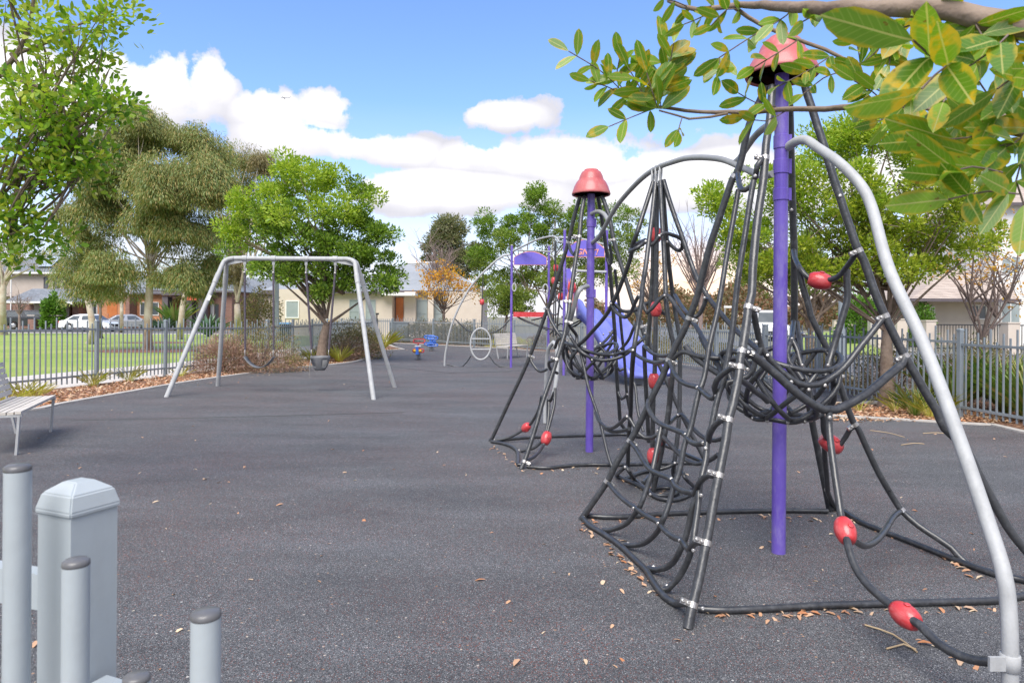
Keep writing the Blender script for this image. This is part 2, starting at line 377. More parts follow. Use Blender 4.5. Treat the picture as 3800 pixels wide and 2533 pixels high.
def clumps_in(ells, cr_frac=.85):
    """clump centres inside crown ellipsoids: (centre, radii, count)"""
    out = []
    for c, r, k in ells:
        d = rand_dirs(k); rad = (rng.uniform(.25, 1, (k, 1))) ** .45
        out.append(np.array(c) + d * rad * np.array(r) * cr_frac)
    return np.vstack(out)
def crown_leaves(CL, per, crad, style, up=.5):
    """leaves on every clump; style 'spray' outward, 'droop' hanging, 'mass' random"""
    n = len(CL) * per
    c = np.repeat(CL, per, axis=0); sc_ = np.repeat(rng.uniform(.55, 1.3, len(CL)), per)[:, None]
    d = rand_dirs(n); rad = rng.uniform(.1, 1, (n, 1)) ** .5
    if style == 'droop':
        off = d * rad * crad * sc_ * np.array([1, 1, .75])
        P = c + off; P[:, 2] -= (off[:, 0] ** 2 + off[:, 1] ** 2) / (crad + 1e-6) * .7
        D = d * .45 + np.array([0, 0, -1.]) * rng.uniform(.4, 1.2, (n, 1)); N = rand_dirs(n)
    else:
        off = d * rad * crad * sc_ * np.array([1, 1, .7])
        P = c + off
        D = d * (.9 if style == 'spray' else .4) + rand_dirs(n) * .6 + np.array([0, 0, up * .5])
        N = rand_dirs(n) * .7 + np.array([0, 0, 1.]) * up
    return P, D, N
def limb(mb, a, b, r0, r1, bend=.15, n=6, sides=6):
    a, b = Vector(a), Vector(b); L = (b - a).length
    m = a.lerp(b, .5) + Vector((random.uniform(-1, 1), random.uniform(-1, 1), random.uniform(-.2, .8))) * L * bend
    pts = [a.lerp(m, t) .lerp(m.lerp(b, t), t) for t in [i / n for i in range(n + 1)]]
    mb.tube(pts, [r0 + (r1 - r0) * i / n for i in range(n + 1)], sides); return pts
def tree(name, label, cat, base, trunk, ells, leaf, trunkmat='trunk', r0=.12, group=None, limbs=14, lr=.3, per=120, crad=.5, L=.1, W=.055,
         style='spray', up=.6, shape=OV4, twigs=True, forks=None, boughs=(), leaf2=None, cname='crown', fold=.18):
    """base: ground point; trunk: list of points above it; ells: crown ellipsoids (centre, radii, clumps)"""
    root = thing(name, base, label, cat, group)
    mb = MB(); tp = spline([Vector(base)] + [Vector(p) for p in trunk], .25)
    k = len(tp); mb.tube(tp, [r0 * (1.25 if i == 0 else 1) * (1 - .45 * i / k) for i in range(k)], 10)
    for pts_, ra, rb in boughs:
        q = spline(pts_, .12); mb.tube(q, [ra + (rb - ra) * i / len(q) for i in range(len(q))], 8)
    CL = clumps_in(ells)
    st = forks or [tp[-1], tp[int(k * .8)], tp[int(k * .9)]]
    order = rng.permutation(len(CL))[:limbs]
    for j in order:
        s0 = Vector(st[random.randrange(len(st))])
        pts = limb(mb, s0, CL[j], r0 * lr, r0 * .05, .12, 7, 6)
        if twigs:
            for _ in range(2):
                q = CL[rng.integers(len(CL))]; q0 = pts[random.randrange(3, 7)]
                if (Vector(q) - q0).length < max(1.6, crad * 4): limb(mb, q0, q, r0 * .09, r0 * .025, .12, 4, 5)
    part('trunk', mb, trunkmat, root)
    if leaf:
        sel = np.zeros(len(CL), bool)
        if leaf2:                                  # clumps in a second leaf colour, mostly high and left in the crown
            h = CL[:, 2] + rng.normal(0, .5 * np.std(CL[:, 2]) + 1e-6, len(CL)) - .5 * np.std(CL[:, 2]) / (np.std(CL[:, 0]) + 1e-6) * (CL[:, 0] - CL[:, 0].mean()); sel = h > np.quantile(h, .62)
        for cl, lf, nm in ((CL[~sel], leaf, cname), (CL[sel], leaf2, 'upper_leaves')):
            if not len(cl): continue
            P, D, N = crown_leaves(cl, per, crad, style, up); n = len(P)
            link(nm, leafmesh(nm, lf, P, D, N, L * rng.uniform(.7, 1.25, n), W * rng.uniform(.7, 1.25, n), shape, fold), root)
    return root
def E(px, py, Z, rx, ry, k, rd=None):     # crown ellipsoid given by its outline in the photograph and its distance
    c = at(px, py, Z); s = Z / F
    return (tuple(c), (rx * s, (rd if rd else rx * s), ry * s), k)
def shrub(name, label, cat, c, r, leaf, n=3000, L=.07, W=.03, style='mass', group=None, stems='twig', extra=None, shape=OV4):
    """low plant: c base centre, r radii; half-ellipsoid of leaves over short stems"""
    root = thing(name, c, label, cat, group)
    d = rand_dirs(n); d[:, 2] = np.abs(d[:, 2]); rad = rng.uniform(.25, 1, (n, 1)) ** .4
    lump = 1 + .16 * np.sin(d[:, :1] * 7 + c[0]) * np.cos(d[:, 1:2] * 6 + c[1]) + .08 * np.sin(d[:, 2:] * 13)
    P = np.array(c) + d * rad * np.array(r) * lump
    D = d + rand_dirs(n) * .8; N = rand_dirs(n)
    mb = MB()
    for _ in range(9):
        q = Vector(c) + Vector((random.uniform(-.6, .6) * r[0], random.uniform(-.6, .6) * r[1], r[2] * .75))
        limb(mb, Vector(c) + Vector((random.uniform(-.25, .25) * r[0], random.uniform(-.2, .2) * r[1], 0)), q, .02, .005, .12, 4, 5)
    part('stems', mb, stems, root)
    link('foliage', leafmesh('foliage', leaf, P, D, N, L * rng.uniform(.6, 1.3, n), W * rng.uniform(.7, 1.2, n), shape), root)
    if extra:
        lf, n2, L2, W2, zf = extra
        d = rand_dirs(n2); d[:, 2] = np.abs(d[:, 2]) * zf; rad = rng.uniform(.5, 1.06, (n2, 1))
        P = np.array(c) + d * rad * np.array(r); D = d * .5 + rand_dirs(n2); N = rand_dirs(n2)
        tag(link('dead_twigs', leafmesh('dead_twigs', lf, P, D, N, L2 * rng.uniform(.5, 1.3, n2), W2, LANCE), root), kind='stuff')
    return root
def tuft(name, label, c, h, n, leaf='l_strap', spread=.5, group=None, w=.012):
    root = thing(name, c, label, 'plant', group)
    a = rng.uniform(0, 6.283, n); lean = rng.uniform(.1, 1, n) * spread
    D = np.stack([np.cos(a) * lean, np.sin(a) * lean, np.ones(n)], 1)
    P = np.array(c) + np.stack([np.cos(a), np.sin(a), np.zeros(n)], 1) * rng.uniform(0, .08, (n, 1))
    N = np.stack([-np.cos(a), -np.sin(a), np.ones(n) * .4], 1)
    shp = [(0, .3), (.35, .5), (.7, .35), (1, 0), (.7, -.35), (.35, -.5), (0, -.3)]
    link('blades', leafmesh('blades', leaf, P, D, N, h * rng.uniform(.5, 1.2, n), w, shp, .1, .35), root)
    return root
# ------------------------------------------------------------------ sky and light
SUN_EL, SUN_AZ = R(52), R(193)          # azimuth from +Y towards +X: behind the camera, a little left
w = bpy.data.worlds.new('World'); sc.world = w; w.use_nodes = True
t = NT(w.node_tree); bg = t.n['Background']; bg.inputs['Strength'].default_value = .1
sky = t.new('ShaderNodeTexSky', sky_type='NISHITA', sun_disc=False, sun_elevation=SUN_EL, sun_rotation=SUN_AZ, air_density=1., dust_density=.4, ozone_density=2.2)
tc = t.new('ShaderNodeTexCoord'); sp = t.new('ShaderNodeSeparateXYZ'); t.link(tc.outputs['Generated'], sp.inputs[0])
az = t.math('ARCTAN2', sp.outputs[0], sp.outputs[1]); el = t.math('ARCSINE', sp.outputs[2])
nz = t.new('ShaderNodeTexNoise', i_Scale=9., i_Detail=9., i_Roughness=.56); t.link(tc.outputs['Generated'], nz.inputs['Vector'])
nb = t.new('ShaderNodeTexNoise', i_Scale=22., i_Detail=6., i_Roughness=.6); t.link(tc.outputs['Generated'], nb.inputs['Vector'])
CLOUDS = [(600, 350, 320, 190), (430, 300, 230, 160), (770, 330, 150, 140), (1010, 430, 200, 115), (1200, 430, 150, 110), (1120, 530, 300, 110), (1400, 570, 310, 85), (1870, 440, 200, 75),
          (2090, 610, 420, 110), (1830, 600, 280, 85), (2380, 640, 330, 90), (1650, 720, 520, 100), (2480, 730, 330, 100), (2700, 640, 260, 100), (3100, 700, 500, 170), (100, 380, 420, 220), (-300, 500, 500, 200)]
field = None; relh = None
for (px, py, rx, ry) in CLOUDS:
    d = ray(px, py).normalized(); a0 = math.atan2(d.x, d.y); e0 = math.asin(d.z)
    k = math.cos(a0) ** 1.0
    ra, re = rx / F * k * k, ry / F * k
    dx = t.math('DIVIDE', t.math('SUBTRACT', az, a0), ra); dy = t.math('DIVIDE', t.math('SUBTRACT', el, e0), re)
    dyb = t.math('MULTIPLY', dy, t.math('ADD', 1., t.math('MULTIPLY', t.math('LESS_THAN', dy, 0.), .35)))   # flatter bases
    v = t.math('SUBTRACT', 1., t.math('SQRT', t.math('ADD', t.math('MULTIPLY', dx, dx), t.math('MULTIPLY', dyb, dyb))))
    hgt = t.math('MULTIPLY', t.math('ADD', dy, 1.), t.math('MULTIPLY', v, 2., clamp=True))
    field = v if field is None else t.math('SMOOTH_MAX' if False else 'MAXIMUM', field, v)
    relh = hgt if relh is None else t.math('MAXIMUM', relh, hgt)
# the rest of the sky (not in the picture) carries scattered cloud of the same kind
away = t.math('GREATER_THAN', t.math('ABSOLUTE', az), .75)
n0 = t.new('ShaderNodeTexNoise', i_Scale=2.3, i_Detail=3.); t.link(tc.outputs['Generated'], n0.inputs['Vector'])
other = t.math('ADD', t.math('MULTIPLY', t.math('SUBTRACT', n0.outputs['Fac'], .44), 4.), t.math('MULTIPLY', t.math('SUBTRACT', away, 1.), 9.))
field = t.math('MAXIMUM', field, other)
pert = t.math('ADD', t.math('MULTIPLY', t.math('SUBTRACT', nz.outputs['Fac'], .5), 3.), t.math('MULTIPLY', t.math('SUBTRACT', nb.outputs['Fac'], .5), .9))
dens = t.math('ADD', field, pert)
cov = t.ramp(dens, [(.02, (0, 0, 0)), (.13, (.75, .75, .75)), (.28, (1, 1, 1))])
shade = t.math('ADD', t.math('MULTIPLY', relh, .55), t.math('MULTIPLY', t.math('SUBTRACT', nz.outputs['Fac'], .5), 1.1))
ccol = t.ramp(shade, [(.0, (3.1, 3.1, 3.5)), (.32, (4.1, 4.05, 4.3)), (.7, (5.5, 5.45, 5.5))])
skyc = t.mix(1., sky.outputs[0], (.86, .97, 1.2), 'MULTIPLY')
# thin whitish veil towards the horizon, warm where the low sun stands beyond the trees
veil = t.ramp(el, [(.0, (1, 1, 1)), (.1, (.8, .8, .8)), (.19, (.25, .25, .25)), (.3, (0, 0, 0))])
vn = t.new('ShaderNodeTexNoise', i_Scale=5., i_Detail=5.); mp = t.new('ShaderNodeMapping'); mp.inputs['Scale'].default_value = (1, 1, 5)
t.link(tc.outputs['Generated'], mp.inputs[0]); t.link(mp.outputs[0], vn.inputs['Vector'])
vf = t.math('MULTIPLY', veil, t.ramp(vn.outputs['Fac'], [(.35, (.6, .6, .6)), (.6, (1, 1, 1))]))
base = t.mix(vf, skyc, (4.5, 4.35, 4.75))
gd = ray(2570, 1060).normalized(); ga, ge = math.atan2(gd.x, gd.y), math.asin(gd.z)
gx = t.math('DIVIDE', t.math('SUBTRACT', az, ga), .2); gy = t.math('DIVIDE', t.math('SUBTRACT', el, ge), .075)
glow = t.math('SUBTRACT', 1., t.math('SQRT', t.math('ADD', t.math('MULTIPLY', gx, gx), t.math('MULTIPLY', gy, gy))), clamp=True)
full = t.mix(cov, base, ccol)
full = t.mix(glow, full, (7.8, 5.5, 3.8))
t.link(full, bg.inputs['Color'])
sun = bpy.data.lights.new('sun', 'SUN'); sun.energy = 2.2; sun.angle = R(45); sun.color = (1, .95, .88)
so = bpy.data.objects.new('sun', sun); col.objects.link(so)
sd = Vector((math.sin(SUN_AZ) * math.cos(SUN_EL), math.cos(SUN_AZ) * math.cos(SUN_EL), math.sin(SUN_EL)))
so.rotation_euler = (-sd).to_track_quat('-Z', 'Y').to_euler(); so.location = (0, -20, 30)
sc.view_settings.view_transform = 'Standard'; sc.view_settings.look = 'None'; sc.view_settings.exposure = 1.22; sc.view_settings.gamma = 1
# ------------------------------------------------------------------ ground
def sheet(name, pts, z, mat):
    mb = MB(); mb.add([(p[0], p[1], z) for p in pts], [tuple(range(len(pts)))]); return struct(name, mb, mat)
G = lambda *ps: [gnd(x, y)[:2] for x, y in ps]
sheet('ground', [(-900, -60), (900, -60), (900, 1500), (-900, 1500)], -.055, 'earth')
sheet('lawn', [(-160, -20), (-11, -20), (-9.6, 14), (-9.2, 24), (-9, 44), (-11, 53.5), (-160, 53.5)], -.048, 'grass')
KL = G((153, 1516), (214, 1501), (497, 1451), (650, 1424), (900, 1388), (1083, 1365), (1274, 1348), (1350, 1332), (1374, 1313), (1427, 1300), (1497, 1296))
KL0 = [(-8.9, 6.2), (-8.0, 8.6)]
KR = G((3800, 1604), (3685, 1577), (3553, 1571), (3384, 1560), (3140, 1546), (3030, 1540), (3040, 1518), (3093, 1497), (3247, 1493))
KR2 = G((3247, 1457), (3127, 1443), (2900, 1410), (2607, 1362), (2533, 1353))
FAR = G((1893, 1294), (1607, 1279), (1450, 1272))
sheet('rubber_surface', [(-9.4, -5), (9, -5), (7.2, 5.2), (6.9, 7.4)] + KR + KR2 + FAR + KL[::-1] + KL0[::-1], 0., 'rubber')
def strip(name, pts, wd, h, mat):
    """edging: a low concrete strip along a line on the ground"""
    P = spline([(x, y, 0) for x, y in pts], .5); mb = MB(); n = len(P); vs = []
    for i, p in enumerate(P):
        tdir = (P[min(i + 1, n - 1)] - P[max(i - 1, 0)]).normalized(); s = Vector((-tdir.y, tdir.x, 0)) * wd / 2
        vs += [p - s + Vector((0, 0, -.04)), p - s + Vector((0, 0, h)), p + s + Vector((0, 0, h)), p + s + Vector((0, 0, -.04))]
    fs = [(i * 4 + j, i * 4 + j + 1, i * 4 + j + 5, i * 4 + j + 4) for i in range(n - 1) for j in range(3)]
    fs += [(0, 1, 2, 3), (n * 4 - 4, n * 4 - 3, n * 4 - 2, n * 4 - 1)]
    return struct(name, mb.add(vs, fs), mat)
strip('kerb', KL0 + KL, .12, .022, 'kerb')
strip('kerb', [KL[-1], gnd(1440, 1279)[:2]], .12, .022, 'kerb')
strip('kerb', [(7.2, 5.2), (6.9, 7.4)] + KR[:-1] , .12, .02, 'kerb')
strip('kerb', [KR[-2], KR[-1], gnd(3330, 1490)[:2]], .12, .021, 'kerb')
strip('kerb', [gnd(3330, 1466)[:2]] + KR2 + FAR, .14, .024, 'kerb')
# fence lines (posts)
FL = [(-9.3, 11.3), (-8.57, 14.1), (-8.09, 15.95), (-7.6, 17.9), (-7.1, 19.8), (-6.83, 21.3), (-6.9, 23.6), (-7.0, 25.9), (-7.05, 28.2), (-7.15, 30.6), (-7.25, 33.), (-7.35, 35.5), (-7.5, 37.8)]
FM = [(-6.62, 37.9), (-4.05, 35.1), (-1.8, 32.6), (.1, 30.7), (1.45, 27.9), (2.6, 25.4), (3.75, 22.9), (4.9, 20.5), (5.4, 18.), (5.75, 15.5), (6.07, 13.5)]
FR = [(6.7, 10.2), (6.9, 7.9), (7.1, 5.6)]
# mulch beds
sheet('mulch_bed', [(-9.6, 6)] + [(-10.2, 11.3)] + [(x + .04, y) for x, y in FL[1:]] + [(-6.6, 37.2), gnd(1450, 1272)[:2], gnd(1444, 1279)[:2]] + KL[::-1] + KL0[::-1], -.02, 'mulch')
sheet('mulch_bed', KR + [gnd(3330, 1490)[:2], (6.5, 13.6), (7.0, 10.2), (7.3, 7.9), (7.6, 5.)], -.021, 'mulch')
sheet('mulch_bed', [(-6.7, 38.2), (-4.0, 35.3), (.1, 30.9), (4.9, 20.7), (5.5, 18), (6.2, 13.7), (7.6, 14), (7., 18), (6.5, 21), (2, 31.5), (-3, 37), (-6, 41)], -.026, 'mulch')
sheet('mulch_bed', [(6.9, 5), (7.0, 10.3), (6.3, 13.6), (8., 13.6), (9.6, 10.4), (10, 5)], -.0255, 'mulch')
# paths, streets, lawn
path_in = [(x - .25, y) for x, y in FL]
sheet('path', [(-11, 5)] + path_in[:6] + [(-7.1, 24), (-7.3, 38.5), (-6, 42), (-9.6, 42), (-10., 24)] + [(x - 3.3, y + .7) for x, y in FL[:5]][::-1] + [(-14, 5)], -.03, 'path')
sheet('path', [(-80, 51), (-12, 51), (-9.5, 49), (-5.5, 41), (8, 29), (8.6, 31.2), (-3.6, 42.5), (-8.4, 51.4), (-11, 52.8), (-80, 52.8)], -.034, 'path')
sheet('road', [(-120, 54.6), (-2, 54.6), (13, 30), (8., 15), (9.6, 7), (9.6, -5), (60, -5), (60, 31), (16, 31), (13.5, 36), (30, 150), (22, 150), (8, 48), (3, 62), (-120, 62)], -.042, 'asphalt')
sheet('verge', G((2935, 1300), (2985, 1236), (3120, 1226), (3260, 1290), (3330, 1318), (3150, 1312)), -.03, 'grass')
sheet('path', G((3095, 1240), (3125, 1236), (3260, 1268), (3400, 1300), (3345, 1305), (3215, 1270)), -.026, 'path')
sheet('mulch_bed', [(-17.2, 27.4), (-15.6, 26.2), (-13.2, 26.6), (-12.6, 28), (-14.2, 29.4), (-16.4, 29)], -.0335, 'mulch')
sheet('mulch_bed', [(-20.4, 35.4), (-18.6, 34.4), (-17, 35), (-17, 36.6), (-19, 37.2)], -.0336, 'mulch')
for i, (a, b) in enumerate([((1375, 1349), (1660, 1383)), ((1660, 1383), (2000, 1372)), ((260, 1560), (1500, 1530))]):
    p = spline([(*gnd(*a)[:2], .0), (*gnd((a[0] + b[0]) / 2, (a[1] + b[1]) / 2 + 2)[:2], 0.), (*gnd(*b)[:2], .0)], .3)
    struct('rubber_seam', MB().tube(p, .006, 5), 'black')
# loose litter
def litter(name, P, s, mat, flat=.35):
    n = len(P); a = rng.uniform(0, 6.283, n)
    D = np.stack([np.cos(a), np.sin(a), rng.uniform(-flat, flat, n)], 1); N = np.stack([rng.uniform(-flat, flat, n), rng.uniform(-flat, flat, n), np.ones(n)], 1)
    L = s * rng.uniform(.5, 1.4, n)
    o = link(name, leafmesh(name, mat, P, D, N, L, L * rng.uniform(.25, .5, n), OV6, .3, .25)); return tag(o, kind='stuff')
P = []
for (a, b) in zip((KL0 + KL)[1:-1], (KL0 + KL)[2:]):
    a, b = Vector(a), Vector(b); tn = (b - a); nrm = Vector((-tn.y, tn.x)).normalized()
    if nrm.x > 0: nrm = -nrm
    for _ in range(int(tn.length * 330)):
        p = a + tn * random.random() + nrm * (.08 + random.random() ** 1.3 * 1.5); P.append((p.x, p.y, random.uniform(-.012, .03)))
for _ in range(1700):
    p = gnd(random.uniform(3060, 3800), random.uniform(1498, 1566)); P.append((p.x, p.y, random.uniform(-.012, .02)))
tag(litter('bark_litter', np.array(P), .075, 'l_litter'), 'loose bark chips and fallen leaves covering the garden beds', 'bark litter')
P = []
for _ in range(230):
    p = gnd(random.uniform(100, 3780), 1290 + 1230 * random.random() ** 1.9, .006)
    if -9 < p.x < 7 and p.y < 36: P.append(p)
for (x0, y0, x1, y1, n) in [(2590, 2283, 3800, 2250, 46), (2200, 1930, 3060, 1915, 34), (2165, 1945, 2450, 2215, 42), (1830, 1655, 1940, 1745, 26), (1960, 1745, 2500, 1738, 22), (3120, 1912, 3700, 2150, 20), (2300, 1780, 2560, 1850, 30), (3400, 2360, 3660, 2480, 10), (1250, 1352, 700, 1425, 40), (1000, 1288, 1700, 1296, 60)]:
    for _ in range(n):
        k = random.random(); p = gnd(x0 + (x1 - x0) * k + random.gauss(0, 9), y0 + (y1 - y0) * k + random.gauss(0, 7), .008); P.append(p)
tag(litter('fallen_leaves', np.array(P), .045, 'l_litter', .25), 'scattered dry fallen leaves on the black rubber ground', 'fallen leaves')
for i, (x0, y0, x1, y1, lab) in enumerate([(3210, 2317, 3403, 2417, 'long pale dry stalk lying on rubber near the lowest red bead'), (3290, 2405, 3400, 2408, 'short straw stalk beside the long pale stalk near the lowest red bead'),
        (3230, 1596, 3356, 1621, 'bent dry stalk on rubber nearest the right mulch bed kerb'), (3425, 1607, 3515, 1609, 'straight dry stalk on rubber seen just left of the curved grey pipe'), (3344, 1650, 3430, 1646, 'dry stalk on rubber below the bent stalk, right of the net tower')]):
    a, b = gnd(x0, y0, .006), gnd(x1, y1, .006); m = a.lerp(b, .55) + Vector((.02, .03, .008))
    o = part('dry_stalk', MB().tube(spline([a, m, b], .05), .0045, 5), 'lblue'); tag(o, lab, 'stalk', 'dry stalks on the rubber')
# ------------------------------------------------------------------ boundary fences
def fence(name, label, posts, cat='fence', hr=1.1, tops=(.12, .24, .06, .18), pitch=.112, lastpost=True):
    root = thing(name, (*posts[0], 0), label, cat, 'grey metal picket fences round the playground')
    for i, (x, y) in enumerate(posts):
        if i == len(posts) - 1 and not lastpost: break
        a = posts[min(i + 1, len(posts) - 1)]; b = posts[max(i - 1, 0)]; rz = math.atan2(a[1] - b[1], a[0] - b[0])
        o = part('post', MB().box((x, y, .62), (.065, .065, 1.32), rz), 'fence', root)
        part('post_cap', MB().box((x, y, 1.292), (.074, .074, .024), rz).box((x, y, 1.313), (.07, .07, .018), rz, taper=.6), 'fence', o)
    for (a, b) in zip(posts[:-1], posts[1:]):
        a, b = Vector((*a, 0)), Vector((*b, 0)); d = b - a; L = d.length; u = d / L; rz = math.atan2(u.y, u.x); jit = random.uniform(-.03, .03)
        mb = MB(); k = int(L / pitch); s = Vector((u.y, -u.x, 0)) * .014
        for i in range(1, k):
            p = a + u * (i * L / k) ; tp = hr + tops[i % len(tops)] + jit
            mb.box(p + Vector((0, 0, (tp + .06) / 2)), (.02, .02, tp - .06), rz)
        o = part('pickets', mb, 'fence', root)
        for z in (.17, hr):
            part('rail', MB().box(a.lerp(b, .5) + Vector((0, 0, z + jit)), (L - .066, .034, .036), rz), 'fence', o)
    return root
fence('picket_fence', 'grey picket fence on the left between the rubber and the lawn path', FL)
fence('picket_fence', 'grey picket fence across the far end, behind the oval ring climber', FM[:4] )
fence('picket_fence', 'grey picket fence behind the slide and nets, along the street', FM[3:], lastpost=True)
fence('picket_fence', 'grey picket fence at right, nearest the strap leaved plants', [FM[-1]] + FR)
# gate
ga_, gb_ = Vector((-7.42, 37.82, 0)), Vector((-6.68, 37.88, 0))
root = thing('gate', ga_, 'grey metal picket gate with tall latch post in the far fence', 'gate')
mb = MB()
for i in range(8):
    p = ga_.lerp(gb_, i / 7); mb.box(p + Vector((0, 0, .68)), (.045, .03, 1.2))
part('pickets', mb, 'fence', root)
part('gate_frame', MB().bx(-7.42, -6.68, 37.9, 37.94, .1, .15).bx(-7.42, -6.68, 37.9, 37.94, 1.12, 1.17), 'fence', root)
part('latch', MB().bx(-7.5, -7.44, 37.7, 37.78, .9, 1.58).bx(-7.53, -7.36, 37.72, 37.76, 1.5, 1.6), 'black', root)
# ------------------------------------------------------------------ fence at the photographer's feet
root = thing('picket_fence', (-.48, .76, 0), 'pale grey picket fence in the near corner with domed square post', 'fence')
ang = -.4
u = Vector((math.cos(ang), math.sin(ang), 0)); v = Vector((-u.y, u.x, 0))
pc = at(292, 1800, .765); pc.z = 0
o = part('post', MB().box(pc + Vector((0, 0, .6)), (.054, .054, 1.272), ang), 'ffence', root)
bm = bmesh.new()
def ring4(h, z): return [bm.verts.new(pc + u * (sx * h) + v * (sy * h) + Vector((0, 0, z))) for sx, sy in ((-1, -1), (1, -1), (1, 1), (-1, 1))]
rs = [ring4(.0292, 1.232), ring4(.0296, 1.236), ring4(.0252, 1.253), ring4(.0105, 1.264)]
for a, b in zip(rs[:-1], rs[1:]):
    for i in range(4): bm.faces.new((a[i], a[(i + 1) % 4], b[(i + 1) % 4], b[i]))
bm.faces.new(rs[-1])
bmesh.ops.bevel(bm, geom=[e for e in bm.edges], offset=.0016, segments=2, affect='EDGES')
me = bpy.data.meshes.new('post_cap'); bm.to_mesh(me); bm.free(); me.materials.append(MT['ffence'])
link('post_cap', me, o)
bpy.context.view_layer.update()
for (px, py, Z, r, low) in [(66, 1730, .70, .0122, 0), (282, 2080, .672, .0122, 0), (507, 2508, .645, .012, 0), (764, 2272, .605, .0127, 0)]:
    tp = at(px, py, Z)
    k = part('picket', MB().tube([(tp.x, tp.y, .1), (tp.x, tp.y, tp.z - .004)], r, 20), 'ffence', root)
    part('picket_cap', MB().lathe([(r * 1.0, -.0045), (r * 1.02, -.0035), (r * 1.0, .0), (r * .8, .002), (0, .0026)], tp, n=20), 'capgrey', k)
pl = at(60, 2190, .725); pr = at(764, 2620, .632)
for a, b in ((pl + Vector((-.6, .25, 0)), Vector((pc.x - .03, pc.y + .008, pl.z))), (Vector((pc.x + .034, pc.y - .016, 1.05)), Vector((pc.x + .9, pc.y - .37, 1.05)))):
    for z in (0, -.93):
        d = b - a; d.z = 0; c = a.lerp(b, .5); c.z = b.z + z - .02
        part('rail', MB().box(c, (d.length, .018, .04), math.atan2(d.y, d.x)), 'ffence', root)
# ------------------------------------------------------------------ benches
def bench(label, loc, rz, L=1.5):
    """local x along the bench, y towards the back"""
    r = thing('park_bench', loc, label, 'bench', 'timber slat benches beside the rubber', rz)
    mb = MB()
    for i in range(7): mb.box((0, .03 + i * .066, .425 + (.006 if i in (0, 6) else 0)), (L, .052, .028))
    part('seat', mb, 'wood', r, False)
    mb = MB(); tl = Matrix.Rotation(-.24, 4, 'X')
    for i in range(6):
        z = .075 + i * .068; mb.box(Vector((0, .445, .43)) + tl @ Vector((0, 0, z)), (L, .022, .055), mat=tl)
    part('backrest', mb, 'wood', r, False)
    for s in (-1, 1):
        x = s * (L / 2 - .02)
        part('leg', MB().box((x, .035, .2), (.05, .022, .42), mat=Matrix.Rotation(.06, 4, 'X')), 'galv', r, False)
        part('leg', MB().box((x, .44, .2), (.05, .022, .42), mat=Matrix.Rotation(-.2, 4, 'X')), 'galv', r, False)
        part('end_frame', MB().box((x, .235, .398), (.04, .47, .022)).box(Vector((x, .495, .43)) + tl @ Vector((0, 0, .2)), (.04, .016, .46), mat=tl), 'galv', r, False)
    return r
f1, f2 = gnd(81, 1685), gnd(205, 1600)
dv = f2 - f1; bench('weathered timber slat bench at the left edge, beside the fence', f1.lerp(f2, .5), math.atan2(dv.y, dv.x), dv.length + .05)
q = gnd(1935, 1328); bench('grey timber bench far back, behind the purple posts', (q.x - .1, q.y, 0), R(62), 1.5)
# ------------------------------------------------------------------ swings
BZ, ZB = 2.52, 12.95
root = thing('swing_set', (-4.2, ZB, 0), 'grey steel two bay swing frame with four splayed legs', 'swing frame')
xl, xr = at(868, 955, ZB).x, at(1288, 955, ZB).x
part('crossbar', MB().tube([(xl, ZB, BZ), (xr, ZB, BZ)], .044, 16), 'galv', root)
for (fx, top, d) in (((614, 1472), xl, -1), ((808, 1431), xl, -1), ((1388, 1482), xr, 1), ((1467, 1436), xr, 1)):
    g = gnd(*fx); yo = .06 if g.y > ZB else -.06
    tp = Vector((top, ZB + yo * .3, BZ - .0)); kn = Vector((top + d * .16, ZB + yo, BZ - .05)); k2 = kn.lerp(g, .08)
    part('leg', MB().tube(spline([tp, tp.lerp(kn, .6) + Vector((0, 0, .008)), kn + Vector((0, 0, -.015)), k2], .05) + [g + Vector((0, 0, -.05))], .042, 14), 'galv', root)
    part('leg_collar', MB().tube([kn.lerp(g, .1), kn.lerp(g, .17)], .048, 14), 'galv', root)
for s in ((xl, 1), (xr, -1)):
    part('gusset', MB().prism([(s[0] - s[1] * .12, BZ - .13), (s[0] + s[1] * .42, BZ - .03), (s[0] + s[1] * .42, BZ + .0), (s[0] - s[1] * .1, BZ - .0)], 'y', ZB - .012, ZB + .012), 'galv', root)
hx = [at(p, 1000, ZB).x for p in (908, 1015, 1136, 1244)]
for x in hx:
    part('hanger', MB().tube([(x - .045, ZB, BZ), (x + .045, ZB, BZ)], .056, 14).box((x, ZB, BZ - .075), (.05, .02, .09)), 'galv', root)
p = at(778, 1104, 12.4); part('sticker', MB().box(p + Vector((.005, -.035, 0)), (.055, .004, .1), mat=Matrix.Rotation(.42, 4, 'Y')), 'white', root)
def chain(mbx, a, b, r=.016):
    mbx.tube(spline([a, a.lerp(b, .5), b], .2), r, 8)
ring_y = ZB
root = thing('swing', (hx[0] / 2 + hx[1] / 2, ZB, .5), 'black rubber belt swing hanging on the left', 'swing', 'swings hanging from the grey frame')
zs = .66
for x, xs in ((hx[0], hx[0] + .02), (hx[1], hx[1] + .01)):
    c = part('chain', MB().tube([(x, ZB, BZ - .24), (xs, ZB, zs + .13)], .021, 8), 'chain', root)
    part('shackle', MB().tube([(x, ZB, BZ - .1), (x, ZB, BZ - .26)], .017, 8).lathe([(0, -.024), (.024, -.012), (.024, .012), (0, .024)], (x, ZB - .015, BZ - .27), n=10), 'steel', c)
    part('seat_link', MB().tube(spline([(xs, ZB, zs + .14), (xs, ZB - .02, zs + .06), (xs, ZB, zs)], .03), .01, 6), 'steel', c)
c0, c1 = hx[0] + .0, hx[1] + .03
pf = [Vector((c0 + (c1 - c0) * i / 12, 0, zs - .2 * math.sin(math.pi * i / 12) ** .8)) for i in range(13)]
mb = MB(); vs = []
